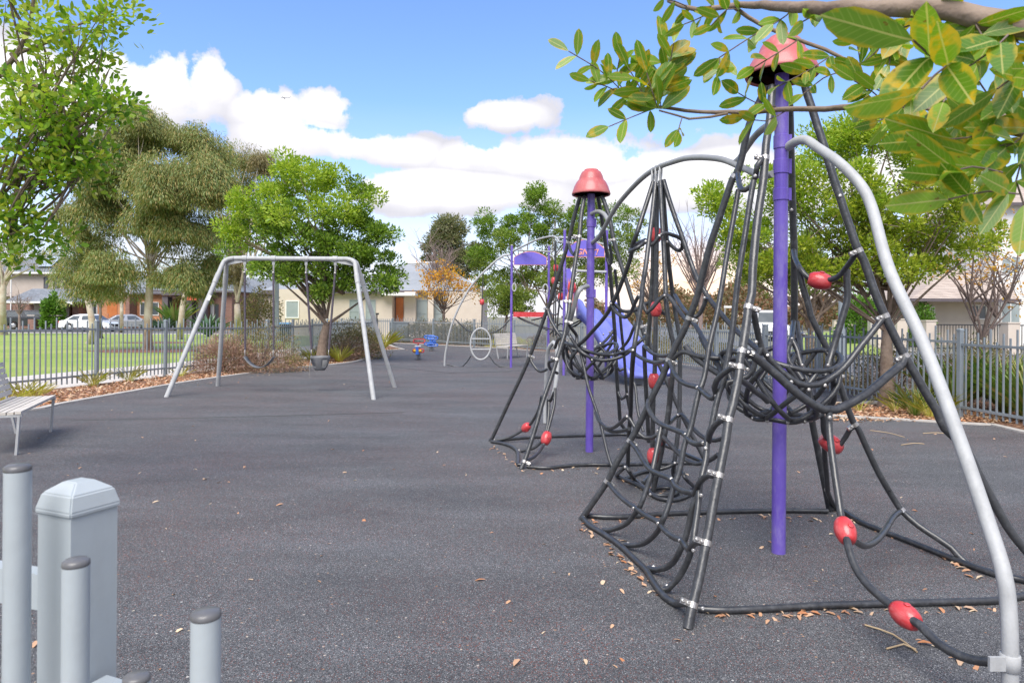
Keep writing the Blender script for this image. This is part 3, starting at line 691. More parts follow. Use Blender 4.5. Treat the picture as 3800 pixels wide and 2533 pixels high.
for q in pf:
    for y, dz in ((-.085, 0), (.085, 0), (.085, -.016), (-.085, -.016)): vs.append((q.x, ZB + y + .05 - .1 * (q.x - c0) / (c1 - c0), q.z + dz))
mb.add(vs, [(i * 4 + j, i * 4 + (j + 1) % 4, i * 4 + 4 + (j + 1) % 4, i * 4 + 4 + j) for i in range(12) for j in range(4)] + [(0, 1, 2, 3), (48, 49, 50, 51)], True)
part('seat', mb, 'seat', root)
root = thing('swing', (hx[2] / 2 + hx[3] / 2, ZB, .5), 'grey bucket toddler swing hanging on the right', 'swing', 'swings hanging from the grey frame')
zs = .7; s0, s1 = at(1156, 1318, ZB).x, at(1220, 1318, ZB).x
for x, xs in ((hx[2], s0), (hx[3], s1)):
    c = part('chain', MB().tube([(x, ZB, BZ - .24), (xs, ZB, zs + .1)], .021, 8), 'chain', root)
    part('shackle', MB().tube([(x, ZB, BZ - .1), (x, ZB, BZ - .26)], .017, 8).lathe([(0, -.024), (.024, -.012), (.024, .012), (0, .024)], (x, ZB - .015, BZ - .27), n=10), 'steel', c)
    part('seat_link', MB().tube(spline([(xs, ZB, zs + .11), (xs, ZB - .02, zs + .04), (xs, ZB, zs - .02)], .03), .01, 6), 'steel', c)
mb = MB(); cx = (s0 + s1) / 2; rx_ = (s1 - s0) / 2 + .025; n = 28; rows = 9; vs = []
for i in range(rows):
    k = i / (rows - 1); rr = 1 - .5 * k ** 1.9
    for j in range(n):
        q = 2 * math.pi * j / n; vs.append((cx + math.cos(q) * rx_ * rr, ZB + math.sin(q) * .13 * rr, zs - .02 - .27 * k))
fs = []
for i in range(rows - 1):
    for j in range(n):
        q = 2 * math.pi * (j + .5) / n; side = abs(math.cos(q)); fr = -math.sin(q)
        hole = (2 <= i <= 5) and fr > .1 and .35 < side < .86      # two leg openings in the front
        if not hole: fs.append((i * n + j, i * n + (j + 1) % n, (i + 1) * n + (j + 1) % n, (i + 1) * n + j))
fs.append(tuple((rows - 1) * n + j for j in range(n)))
mb.add(vs, fs, True); o = part('bucket_seat', mb, 'seat', root)
md = o.modifiers.new('thickness', 'SOLIDIFY'); md.thickness = .014
part('safety_chain', MB().tube(spline([(s0, ZB - .02, zs - .02), (s0 - .01, ZB - .06, zs - .2), (s0 - .02, ZB - .06, zs - .42)], .04), .008, 6), 'steel', root)
# ------------------------------------------------------------------ rope climbing structure
# lines are measured positions: photo pixel x,y and the distance Z in metres along the view (or the leg whose plane they lie in)
LEG = {}
def parse(s):
    out = []
    for w_ in s.split():
        q = w_.split(','); out.append((float(q[0]), float(q[1]), q[2] if len(q) > 2 else None))
    return out
def legZ(key, py):
    P = LEG[key]; ys = [p[1] for p in P]
    return float(np.interp(py, ys, [p[2] for p in P]))
def legX(key, py):
    P = LEG[key]; return float(np.interp(py, [p[1] for p in P], [p[0] for p in P]))
def resolve(px, py, z):
    if z is None: return None
    if z[0].isalpha():
        if z == 'g': return gnd(px, py, .02).y
        if len(z) == 2:                               # panel between two legs
            a, b = z; xa, xb = legX(a, py), legX(b, py)
            k = (px - xa) / (xb - xa) if abs(xb - xa) > 1 else .5
            return legZ(a, py) + (legZ(b, py) - legZ(a, py)) * k
        return legZ(z, py)
    return float(z)
def pts3(s):
    P = parse(s); Z = [resolve(*p) for p in P]; n = len(P)
    cum = [0.]
    for a, b in zip(P[:-1], P[1:]): cum.append(cum[-1] + math.hypot(a[0] - b[0], a[1] - b[1]))
    kn = [i for i in range(n) if Z[i] is not None]
    Zi = np.interp(cum, [cum[i] for i in kn], [Z[i] for i in kn])
    return [at(p[0], p[1], z) for p, z in zip(P, Zi)]
def setleg(key, s):
    P = parse(s); n = len(P); cum = [0.]
    for a, b in zip(P[:-1], P[1:]): cum.append(cum[-1] + math.hypot(a[0] - b[0], a[1] - b[1]))
    Z = [float(p[2]) if p[2] else None for p in P]; kn = [i for i in range(n) if Z[i] is not None]
    Zi = np.interp(cum, [cum[i] for i in kn], [Z[i] for i in kn]); LEG[key] = [(p[0], p[1], z) for p, z in zip(P, Zi)]
    return [at(p[0], p[1], z) for p, z in zip(P, Zi)]
def rope(root, s, r=.0165, name='net_rope', mat='rope'):
    p = pts3(s) if isinstance(s, str) else s
    return part(name, MB().tube(spline(p, .035), r, 10), mat, root)
# shared small fittings
mb = MB().lathe([(.0235, -.014), (.0258, -.0135), (.0258, .0135), (.0235, .014)], n=16, smooth=False)
mb.bx(.02, .062, -.009, .009, -.0132, .0132)
rot = Matrix.Rotation(R(-90), 4, 'X')
for x in (.03, .058):
    mb.lathe([(.011, 0), (.011, .005), (.007, .008), (.003, .0085), (0, .006)], (x, -.009, 0), Matrix.Rotation(R(90), 4, 'X'), 12)
CLAMP = mb.mesh('clamp', MT['steel'])
BOLT = MB().lathe([(.0115, -.004), (.0115, .002), (.008, .005), (.004, .0065), (0, .0045)], n=14).mesh('bolt', MT['steel'])
BAND = MB().lathe([(.019, -.016), (.0215, -.015), (.0215, .015), (.019, .016)], n=14).mesh('clamp', MT['steel'])
BEAD = MB().lathe([(.014, -.062), (.03, -.062), (.041, -.045), (.049, -.018), (.05, .0), (.049, .018), (.041, .045), (.03, .062), (.014, .062)], n=20).lathe([(.0, .0), (.012, .002), (.014, .006), (.008, .006), (0, .004)], (0, -.048, 0), Matrix.Rotation(R(90), 4, 'X'), 10).mesh('bead', MT['red'])
def frame(p, zax, xax):
    z = zax.normalized(); x = (xax - z * xax.dot(z)).normalized(); y = z.cross(x)
    return Matrix(((x.x, y.x, z.x, p.x), (x.y, y.y, z.y, p.y), (x.z, y.z, z.z, p.z), (0, 0, 0, 1)))
def clamp(root, key, py, tx, ty, sc_=1.):
    """clamp on a leg at photo height py, its plate pointing to the photo pixel tx,ty"""
    P = [at(*p) for p in LEG[key]]; x = legX(key, py); z = legZ(key, py); p = at(x, py, z)
    d = at(legX(key, py + 12), py + 12, legZ(key, py + 12)) - at(legX(key, py - 12), py - 12, legZ(key, py - 12))
    if d.length < 1e-6: d = Vector((0, 0, 1))
    to = at(tx, ty, z - .012) - p
    m = frame(p, -d, to)
    if m.col[1].y < 0: m = frame(p, d, to)             # bolt heads towards the open side
    link('clamp', CLAMP, root, True, m @ Matrix.Scale(sc_, 4))
def bolt(root, px, py, z, push=.019, sc_=1.):
    Z = resolve(px, py, z if isinstance(z, str) else str(z)); p = at(px, py, Z)
    n = (Vector((0, 0, CH)) - p); n.z *= .4; n = (n.normalized() + Vector((random.uniform(-.35, .35), 0, random.uniform(-.2, .35)))).normalized()
    link('bolt', BOLT, root, True, frame(p + n * push, n, Vector((1, 0, .1))) @ Matrix.Scale(sc_, 4))
def bead(root, s, sc_=1.):
    a, b = pts3(s); m = frame(a.lerp(b, .5), b - a, Vector((1, .3, 0)))
    if m.col[1].y < 0: m = m @ Matrix.Rotation(math.pi, 4, 'Z')
    link('bead', BEAD, root, True, m @ Matrix.Scale(sc_, 4))
def pole(root, px, py, ztop, r=.0415, collars=()):
    b = gnd(px, py); p = part('pole', MB().tube([b + Vector((0, 0, -.05)), (b.x, b.y, ztop)], r, 20), 'purple', root)
    for z0, z1 in collars:
        part('collar', MB().lathe([(r + .001, z0), (r + .0055, z0 + .003), (r + .0055, z1 - .003), (r + .001, z1)], (b.x, b.y, 0), n=28, smooth=False).box((b.x + r + .006, b.y - .01, (z0 + z1) / 2), (.016, .03, z1 - z0)), 'purple', p)
    return b
def hat(root, b, z0, z1, R0):
    h = z1 - z0
    o = part('cap', MB().lathe([(R0 * .96, z0 + .012), (R0 * 1.0, z0), (R0 * 1.02, z0 + h * .05), (R0 * .98, z0 + h * .14), (R0 * .9, z0 + h * .32), (R0 * .78, z0 + h * .5), (R0 * .66, z0 + h * .6), (R0 * .645, z0 + h * .63), (R0 * .6, z0 + h * .75), (R0 * .5, z0 + h * .9), (R0 * .4, z0 + h * .955), (R0 * .37, z0 + h * .96), (R0 * .36, z0 + h), (0, z0 + h)], (b.x, b.y, 0), n=32), 'cap', root)
    part('cap_underside', MB().lathe([(.04, z0 + .03), (R0 * .9, z0 + .016), (R0 * .93, z0 + .012)], (b.x, b.y, 0), n=32), 'black', o)
def basket(root, b, z0, z1, r0, r1, n, cx=0., sweep=1.9):
    c = Vector((b.x + cx, b.y, 0))
    def pt(th, k, w_=0.):
        rr = r0 + (r1 - r0) * math.sin(k * math.pi / 2) ** .8 + w_
        return c + Vector((math.cos(th) * rr, math.sin(th) * rr, z0 + (z1 - z0) * (1 - math.cos(k * math.pi / 2)) ** .85 + .05 * k * math.sin(th * 2 + 1)))
    for i in range(n):
        for sg in (-1, 1):
            th0 = 2 * math.pi * i / n; m = 13; P = []
            for j in range(m):
                k = j / (m - 1)
                wv = .014 * math.cos((k * sweep * n / math.pi) * math.pi + (0 if sg > 0 else math.pi))
                P.append(pt(th0 + sg * sweep * k, k, wv))
            part('basket_strand', MB().tube(spline(P, .03), .0155, 8), 'rope', root)
    part('basket_rim', MB().tube([pt(q, 1.) for q in np.linspace(0, 2 * math.pi, 36, endpoint=False)], .016, 8, closed=True), 'rope', root)
    for zz, rr, nm in ((z0 - .012, r0 + .01, 'basket_ring'), ):
        o = part(nm, MB().tube([c + Vector((math.cos(q) * rr, math.sin(q) * rr, zz + .006 * math.sin(5 * q))) for q in np.linspace(0, 2 * math.pi, 32, endpoint=False)], .014, 8, closed=True), 'rope', root)
    for i in range(10):
        q = 2 * math.pi * (i + .3) / 10; nn = Vector((math.cos(q), math.sin(q), -.2))
        link('bolt', BOLT, root, True, frame(c + Vector((math.cos(q) * (r0 + .02), math.sin(q) * (r0 + .02), z0 - .016)), nn, Vector((-math.sin(q), math.cos(q), 0))))
    return lambda th, k: pt(th, k)
# ---------------- near tower
T1 = thing('rope_climbing_tower', gnd(2889, 2049), 'nearest rope net tower with thick violet pole, woven basket and curved grey pipe at right', 'climbing tower', 'rope net towers with red hats')
b1 = pole(T1, 2889, 2049, 2.98, .0418, [(2.50, 2.585), (2.345, 2.435), (2.18, 2.255)])
hat(T1, b1, 2.95, 3.19, .215)
setleg('A', '2866,320,4.16 2857,440 2843,533 2839,585 2833,667 2810,823 2793,1000 2790,1090 2777,1140 2770,1200 2757,1283 2747,1333 2740,1400 2717,1510 2703,1557 2693,1633 2673,1733 2667,1763 2647,1867 2627,1983 2619,2020 2597,2133 2577,2217 2569,2243 2552,2332,3.19')
setleg('B', '2845,320,4.3 2780,463 2757,567 2738,635 2717,667 2667,817 2633,917 2600,1050 2593,1083 2567,1157 2547,1207 2530,1243 2507,1283 2493,1317 2483,1336 2460,1393 2433,1447 2415,1483 2400,1517 2360,1597 2337,1637 2293,1707 2257,1780 2210,1850 2173,1903 2155,1928,4.9')
setleg('C', '2927,330,4.4 2932,440 2937,633 2940,733 2943,823 2947,950 2948,1150 2947,1187 2952,1243 2970,1300 2990,1430 3013,1560 3042,1708 3065,1821 3078,1890,5.15')
setleg('D', '2985,310,4.2 2993,343 3010,393 3033,467 3057,540 3080,617 3100,683 3117,730 3133,783 3147,823 3180,918 3206,968 3247,1086 3278,1160 3313,1234 3354,1315 3390,1376 3436,1458 3477,1525 3506,1589 3583,1661 3631,1756 3685,1857 3738,1952 3800,2033 3945,2195,3.66')
for k in 'ABCD':
    part('leg_rope', MB().tube(spline([at(*p) for p in LEG[k]], .05), .0235 if k != 'B' else .0225, 12), 'rope', T1)
# left panel: hanging ropes
rope(T1, '2797,670,A 2783,750 2763,883 2737,1050 2717,1233 2687,1400 2668,1460,BA', .0165)
rope(T1, '2668,1460,BA 2655,1510 2640,1583 2624,1633,BA 2620,1700 2600,1787 2592,1835 2593,1850,BA 2583,1933 2567,2033,BA 2543,2100 2510,2153 2480,2183 2462,2186,g')
rope(T1, '2592,1835,BA 2573,1870 2557,1943 2543,1997 2523,2043,BA 2500,2083 2467,2107 2423,2113 2405,2108,g')
rope(T1, '2740,705,B 2727,783 2697,950 2677,1073 2660,1167 2633,1283 2613,1400 2590,1467,BA 2563,1587 2540,1650 2523,1740 2497,1817 2477,1887 2458,1933,BA 2447,1960 2420,1993 2383,2017 2333,2023 2318,2021,g')
rope(T1, '2455,1577,BA 2450,1600 2437,1667 2420,1750,BA 2397,1820 2377,1873,BA 2353,1910 2317,1947 2257,1967 2238,1965,g')
# left panel: slack cross ropes from the rear leg to the front leg
rope(T1, '2483,1336,B 2493,1360 2510,1397 2543,1423 2590,1437,BA 2613,1457 2640,1477 2658,1467,BA 2651,1437 2660,1410 2687,1383 2713,1365 2736,1368,A')
rope(T1, '2407,1485,B 2403,1507 2420,1543 2443,1567 2460,1577,BA 2493,1590 2537,1608 2557,1633 2583,1647 2613,1643,BA 2630,1637 2634,1610 2653,1577 2673,1560 2695,1560,A')
rope(T1, '2337,1635,B 2363,1667 2387,1707 2407,1735 2433,1753 2490,1777,BA 2507,1803 2540,1823 2567,1827 2578,1833,BA 2587,1810 2600,1783 2630,1762 2660,1765,A')
rope(T1, '2255,1787,B 2287,1827 2327,1863 2357,1883 2400,1913,BA 2443,1937 2467,1967 2500,1993 2527,2003 2543,2022,BA 2557,2043 2567,2025 2587,2010 2612,2014,A')
rope(T1, '2163,1920,g 2187,1947,g 2230,1973,g 2267,1997,g 2307,2027,g 2350,2067,g 2397,2113,g 2420,2150,g 2450,2193,g 2477,2220,g 2507,2238,g 2533,2237 2562,2241,A', .0175, 'ground_rope')
rope(T1, '2590,2256,g 2667,2262,g 2767,2260,g 2884,2254,g 3063,2244,g 3261,2238,g 3525,2231,g 3709,2225,g 3800,2208,g 3945,2190,g', .0175, 'ground_rope')
rope(T1, '2170,1908,g 2190,1912,g 2267,1917,g 2367,1912,g 2500,1903,g 2633,1898,g 2863,1893,g 3072,1895,g', .0175, 'ground_rope')
rope(T1, '3078,1888,g 3100,1884,g 3129,1893,g 3195,1935,g 3274,1968,g 3393,2014,g 3525,2067,g 3683,2126,g 3800,2152,g 3945,2193,g', .0175, 'ground_rope')
rope(T1, '2837,582,A 2812,612,4.0 2803,655 2790,690 2765,705,4.1 2747,697 2739,655 2737,640,B')
# basket, its rims and stays
bk = basket(T1, b1, .85, 1.2, .165, .345, 8, sweep=1.05)
rope(T1, '2779,1142,A 2800,1170 2803,1193 2817,1257,3.85 2827,1290 2847,1320 2873,1350,3.86 2900,1377 2933,1403 2960,1420,3.82 2993,1430 3033,1427 3067,1413,3.85 3100,1390 3133,1363 3167,1320 3200,1277 3233,1237 3267,1193 3279,1180,D', .018, 'rim_rope')
rope(T1, '2756,1304,A 2787,1313 2813,1333 2850,1363,3.7 2893,1400 2933,1437 2973,1470,3.68 3017,1500 3057,1520 3077,1519,3.68 3100,1520 3140,1503 3200,1470,3.75 3250,1433 3300,1390 3347,1350 3358,1325,D', .0235, 'rim_rope')
rope(T1, '2827,1290,3.85 2805,1330 2795,1370 2775,1395 2745,1410,3.86 2700,1418 2690,1440', .0165)
rope(T1, '2740,1405,A 2765,1420 2785,1435,3.78 2800,1450 2830,1470 2850,1490,3.85', .0165)
rope(T1, '2946,1190,C 2940,1233 2937,1256,4.42 2925,1290 2922,1310 2930,1345,4.3 2955,1375 2980,1410,4.2', .0165)
rope(T1, '2937,1256,4.42 2955,1290 2961,1307 2973,1353 2990,1380,4.3 3005,1387 3030,1402 3080,1398 3110,1385,4.05', .0175)
rope(T1, '2961,1307,4.4 2945,1330 2925,1375 2915,1400,4.2', .0165)
rope(T1, '2958,1195,C 2962,1230 2972,1290 2980,1400,4.35 2990,1440,4.3', .0165)
rope(T1, '2490,1338,B 2533,1305,4.6 2583,1320 2650,1328,4.4 2730,1330 2770,1325 2870,1290,4.45', .0165)
rope(T1, '2545,1285,4.62 2573,1320 2610,1350 2647,1373 2685,1398 2710,1420,4.25', .0205)
# right face
rope(T1, '2945,925,C 2950,957 2970,997,4.38 3000,1030 3043,1042,4.3 3104,1030 3135,999 3165,958 3184,930,D')
bead(T1, '3018,1036,4.32 3068,1047,4.29', 1.12)
rope(T1, '3143,1000,4.23 3142,1030 3145,1106 3124,1183 3094,1285,4.2 3073,1356 3063,1395,4.15', .0205)
setleg('K', '2966,1000,4.4 2977,1055 3002,1137 3007,1167 3043,1243 3073,1300 3097,1367 3123,1443 3147,1517 3167,1567 3173,1578 3185,1590 3214,1655 3262,1756 3321,1857 3345,1893,4.3 3405,1946 3476,1994 3530,2030 3590,2093 3683,2124,3.95')
part('net_rope', MB().tube(spline([at(*p) for p in LEG['K']], .05), .0195, 10), 'rope', T1)
rope(T1, '3172,1578,K 3153,1593 3140,1617 3120,1647 3083,1645,4.42 3057,1600 3055,1560 3050,1537,4.3')
bead(T1, '3060,1630,4.44 3108,1660,4.43', 1.15)
rope(T1, '3060,1560,4.4 3060,1678 3068,1770 3071,1818,4.9', .018)
rope(T1, '3068,1815,4.95 3082,1850 3100,1884,g', .018)
rope(T1, '3077,1519,3.68 3077,1583,3.66 3087,1679 3113,1857 3122,1917,3.4 3137,1967 3148,2027,3.25 3175,2106 3228,2178 3307,2244,2.95 3360,2284 3413,2317,2.8 3478,2383 3557,2429 3630,2450 3690,2455,2.5', .018)
bead(T1, '3126,1932,3.38 3147,2005,3.3', 1.02); bead(T1, '3330,2260,2.93 3390,2305,2.85', 1.0)
rope(T1, '3143,1990,3.35 3173,2006 3208,2024,3.6 3250,2006 3286,1964 3315,1917 3342,1895,K', .0175)
# curved pipe to the right, its foot just outside the picture
rope(T1, '2925,545,4.2 2960,522,4.1 2995,521 3030,545 3110,600,3.7 3190,682 3235,770 3300,1000,3.3 3427,1276 3555,1616,2.8 3680,1980 3725,2130,2.52 3742,2250 3748,2400,2.47 3748,2600,2.47', .0275, 'curved_pipe', 'galv')
p = at(3748, 2455, 2.47); part('pipe_clamp', MB().lathe([(.029, -.03), (.033, -.028), (.033, .028), (.029, .03)], p, n=20).box(p + Vector((-.055, -.012, .0)), (.06, .012, .05)), 'galv', T1)
for py, tx, ty in ((588, 2812, 612), (1140, 2803, 1165), (1303, 2787, 1316), (1362, 2713, 1366), (1557, 2673, 1562), (1763, 2630, 1766), (2014, 2587, 2012), (2243, 2533, 2237)): clamp(T1, 'A', py, tx, ty)
for py, tx, ty in ((1180, 2572, 1198), (1336, 2495, 1355), (1635, 2350, 1645), (1785, 2262, 1800), (655, 2735, 670)): clamp(T1, 'B', py, tx, ty, .95)
for py, tx, ty in ((930, 3165, 955), (1172, 3260, 1190), (1320, 3335, 1350)): clamp(T1, 'D', py, tx, ty)
for py, tx, ty in ((1574, 3150, 1600), (1893, 3325, 1915)): clamp(T1, 'K', py, tx, ty, .9)
clamp(T1, 'C', 1243, 2975, 1250, .95)
for p_ in ((2590, 1437, 'BA'), (2660, 1467, 'BA'), (2453, 1575, 'BA'), (2444, 1597, 'BA'), (2540, 1608, 'BA'), (2612, 1640, 'BA'), (2618, 1663, 'BA'), (2407, 1735, 'BA'), (2492, 1778, 'BA'), (2566, 1826, 'BA'),
           (2605, 1835, 'BA'), (2354, 1882, 'BA'), (2443, 1938, 'BA'), (2524, 2004, 'BA'), (2577, 2040, 'BA'), (2254, 1963, 'g'), (2333, 2016, 'g'), (2425, 2103, 'g'), (2475, 2172, 'g'), (2164, 1920, 'g'), (2604, 2255, 'g'),
           (2847, 1320, 3.86), (2937, 1256, 4.42), (2961, 1307, 4.4), (2975, 1353, 4.3), (3005, 1387, 4.25), (2937, 1417, 3.82), (3030, 1403, 4.2), (3071, 1354, 4.15), (3062, 1430, 3.85), (3078, 1547, 3.66), (3117, 730, 'D'), (2935, 780, 'C'), (2770, 1368, 3.7), (3125, 1396, 3.9), (3000, 1445, 3.84), (2923, 1310, 4.38), (2805, 1270, 3.85), (2805, 655, 4.02)):
    bolt(T1, *p_, push=.02 if p_[2] != 'D' else .026)
# ---------------- far tower
T2 = thing('rope_climbing_tower', gnd(2187, 1675), 'far rope net tower with slim violet pole and whole red hat visible', 'climbing tower', 'rope net towers with red hats')
b2 = pole(T2, 2187, 1675, 2.8, .0415, [(2.42, 2.51), (2.18, 2.27), (1.66, 1.75)])
hat(T2, b2, 2.765, 3.04, .205)
setleg('E', '2170,728,7.3 2158,791 2150,879 2137,962 2122,1062 2115,1120 2110,1162 2102,1194 2094,1244 2066,1334 2051,1384 2016,1485 1993,1567 1967,1650 1947,1710 1933,1740,6.5')
setleg('F', '2153,728,7.42 2130,807 2110,895 2090,962 2062,1050 2040,1125 2032,1147 2017,1185 2007,1214 1967,1319 1940,1383 1900,1467 1860,1553 1827,1623 1818,1636,7.95')
setleg('H', '2219,730,7.45 2238,839 2250,927 2260,975 2270,1078 2282,1242 2285,1320 2290,1417 2297,1500 2305,1573 2340,1605 2387,1624,8.2')
setleg('J', '2234,728,7.3 2262,807 2278,895 2307,990 2330,1062 2352,1132 2380,1207 2392,1247 2413,1280 2450,1360 2483,1433 2517,1510 2567,1610 2625,1722,6.75')
for k in 'EFHJ': part('leg_rope', MB().tube(spline([at(*p) for p in LEG[k]], .07), .0225, 10), 'rope', T2)
basket(T2, b2, .81, 1.12, .14, .29, 8, sweep=1.05)
rope(T2, '2103,1192,E 2118,1215 2140,1245,7.15 2143,1280 2183,1303,7.05 2233,1315 2283,1314,7.1 2327,1303,6.9', .018, 'rim_rope')
rope(T2, '2112,1240,7.2 2140,1285 2167,1312,7.0 2217,1335 2267,1334,7.0 2313,1320 2340,1300', .018, 'rim_rope')
rope(T2, '2032,1150,F 2045,1190 2075,1240,7.5 2105,1275 2120,1290', .0165); rope(T2, '2094,1246,E 2070,1262 2060,1290,7.2', .0165)
rope(T2, '2200,1300,7.6 2245,1265 2270,1235,7.8 2275,1225', .0165); rope(T2, '2290,1310,7.5 2330,1265 2352,1215,7.3 2370,1190', .0165); rope(T2, '2205,1310,7.7 2262,1270 2275,1245', .0165)
rope(T2, '2282,1000,7.35 2297,1133 2307,1233 2317,1333 2327,1467 2345,1560,7.9'); rope(T2, '2262,905,7.3 2270,960 2262,985 2253,960,7.4')
rope(T2, '2290,1363,7.9 2300,1374 2320,1365,7.9'); rope(T2, '2293,1453,8. 2307,1480 2327,1463,7.9'); rope(T2, '2340,1400,7.5 2357,1433 2367,1523 2387,1600,7.2')
rope(T2, '2110,900,F 2118,930 2130,945,7.3 2137,930,E'); rope(T2, '2150,1290,7.1 2167,1360 2183,1433 2210,1513 2230,1577,6.8 2243,1633 2260,1700 2273,1733,g')
rope(T2, '2060,1336,E 2040,1340,6.85 2037,1355 2047,1373 2068,1384,7.2'); rope(T2, '1970,1325,F 1972,1340 1990,1367,7.7 2007,1378 2030,1370,7.6')
rope(T2, '2060,1440,7.3 2057,1500 2043,1560 2032,1600,7.1 2027,1623 2013,1657,7. 1987,1690 1950,1712,E'); bead(T2, '2033,1605,7.1 2021,1645,7.05', 1.1)
rope(T2, '2010,1470,7.5 2000,1517 1973,1567 1953,1585,7.8 1927,1603 1887,1623 1837,1634,g'); bead(T2, '1966,1572,7.75 1939,1598,7.85', 1.0)
rope(T2, '2037,1480,7.4 2037,1520 2033,1567 2026,1600,7.2'); rope(T2, '2020,1625,7.2 2007,1640 1977,1663 1933,1672,g')
rope(T2, '2055,1455,7.3 2045,1480 2036,1487 2033,1478,7.4', .014)
rope(T2, '1823,1637,g 1860,1643,g 1893,1653,g 1917,1670,g 1922,1693,g 1922,1723,g 1940,1722,g', .0175, 'ground_rope')
rope(T2, '1955,1730,g 2027,1735,g 2093,1728,g 2177,1723,g 2293,1723,g 2493,1717,g 2625,1718,g', .0175, 'ground_rope')
rope(T2, '1857,1632,g 1960,1622,g 2093,1617,g 2227,1613,g 2320,1611,g 2390,1622,g', .0175, 'ground_rope')
rope(T2, '2390,1622,g 2480,1655,g 2560,1690,g 2625,1718,g', .0175, 'ground_rope')
rope(T2, '2182,1062,7.3 2165,1066 2150,1078,7.1 2138,1105 2127,1150,7.15 2115,1195 2102,1240,7.35', .023, 'curved_pipe', 'pipe')
for py, tx, ty in ((879, 2140, 890), (1120, 2100, 1135), (1194, 2112, 1210), (1334, 2045, 1333), (1712, 1955, 1722)): clamp(T2, 'E', py, tx, ty)
for py, tx, ty in ((899, 2118, 905), (1147, 2022, 1158), (1319, 1975, 1330)): clamp(T2, 'F', py, tx, ty)
for py, tx, ty in ((890, 2262, 893), (1212, 2402, 1240)): clamp(T2, 'J', py, tx, ty)
for p_ in ((1835, 1630, 'g'), (1925, 1670, 'g'), (1957, 1727, 'g'), (2143, 1283, 7.1), (2195, 1336, 7.0), (2117, 1250, 7.1), (2240, 1240, 7.7), (2260, 1232, 7.7), (2320, 1365, 7.8), (2327, 1463, 7.8), (2105, 1265, 7.2), (2300, 1300, 7.1), (2228, 1275, 7.5), (2210, 1530, 6.85)): bolt(T2, *p_)
# hoop of grey pipe beyond the far tower
hp = thing('pipe_hoop', gnd(2023, 1567), 'narrow grey inverted U pipe hoop left of the far violet pole', 'hoop')
part('hoop', MB().tube(spline(pts3('2022,1569,9.3 2024,1480,9.3 2027,1400,9.2 2031,1319,9.1 2041,1283,9.0 2054,1269,8.95 2064,1282,8.9 2069,1362,8.85 2059,1441,8.8 2050,1475,8.8'), .06), .027, 12), 'galv', hp)
part('rope_tail', MB().tube(spline(pts3('2050,1475,8.8 2040,1490,8.8 2034,1482,8.85 2033,1600,9.2'), .06), .02, 8), 'rope', hp)
# ---------------- hanging net between the towers
HN = thing('hanging_climbing_net', (at(2440, 1800, 5.6).x, 5.7, 0), 'black hanging rope net with red beads under a grey arched pipe between two towers', 'climbing net')
rope(HN, '2868,645,4.23 2840,653,4.3 2817,650,4.4 2750,620,4.65 2683,593,4.88 2617,585,5.12 2550,587,5.37 2500,600,5.56 2450,618,5.76 2400,647,6. 2350,693,6.25 2300,750,6.55 2267,800,6.8 2237,855,7.02 2220,882,7.15 2200,900,7.32', .0225, 'arch_pipe', 'pipe')
rope(HN, '2875,455,4.2 2840,472,4.3 2810,497,4.42 2783,530,4.55 2743,590,4.7 2725,606,4.76', .022, 'arch_brace', 'pipe')
rope(HN, '2196,793,7.33 2212,786,7.25 2228,786,7.15 2244,797,7.05 2256,818,6.92', .022, 'arch_brace', 'pipe')
for x in (2424, 2437, 2453):
    Z = float(np.interp(x, [2400, 2450], [6, 5.76])); y0 = float(np.interp(x, [2400, 2450], [647, 618]))
    part('hanger', MB().tube(spline([at(x - 3, y0 + 55, Z - .02), at(x - 5, y0 + 15, Z - .035), at(x - 3, y0 - 10, Z), at(x + 3, y0 + 3, Z + .035), at(x, y0 + 50, Z + .02)], .03), .008, 6), 'galv', HN)
ropes = ['2424,675,5.85 2390,783 2363,867,5.75 2347,910 2337,967 2297,1073 2280,1110,6.2 2263,1147 2233,1190 2200,1227 2167,1263 2143,1282,7.1',
 '2433,680,5.8 2420,800 2407,900 2397,983,5.5 2383,1073 2383,1100 2367,1200 2350,1317,5.4 2343,1433 2340,1533 2333,1620 2330,1725,g',
 '2432,690,5.85 2430,783 2424,870 2422,1000,5.9 2410,1200 2402,1283,5.95', '2437,690,5.82 2437,870 2434,1147 2430,1367,5.75 2424,1500 2422,1690 2428,1800,g',
 '2450,672,5.75 2457,817 2463,917 2470,1073 2473,1133,5.5 2483,1200 2493,1250 2500,1283 2495,1400,5.45 2483,1523 2470,1600 2450,1700 2425,1820,g',
 '2458,675,5.78 2467,800 2483,983 2500,1117,6.05 2513,1200 2523,1267 2523,1400,6.0 2520,1550 2507,1683 2500,1730 2510,1800,g',
 '2462,668,5.76 2480,730 2503,800 2533,883 2567,983,5.55 2590,1040 2610,1073 2633,1110,5.3 2673,1160 2723,1217 2793,1280 2830,1310,4.5',
 '2390,1283,6.1 2395,1400 2403,1550 2408,1640,6.3', '2490,1400,5.5 2483,1500 2473,1573 2463,1633,5.5 2450,1700 2425,1760,g']
for s in ropes: rope(HN, s, .0195)
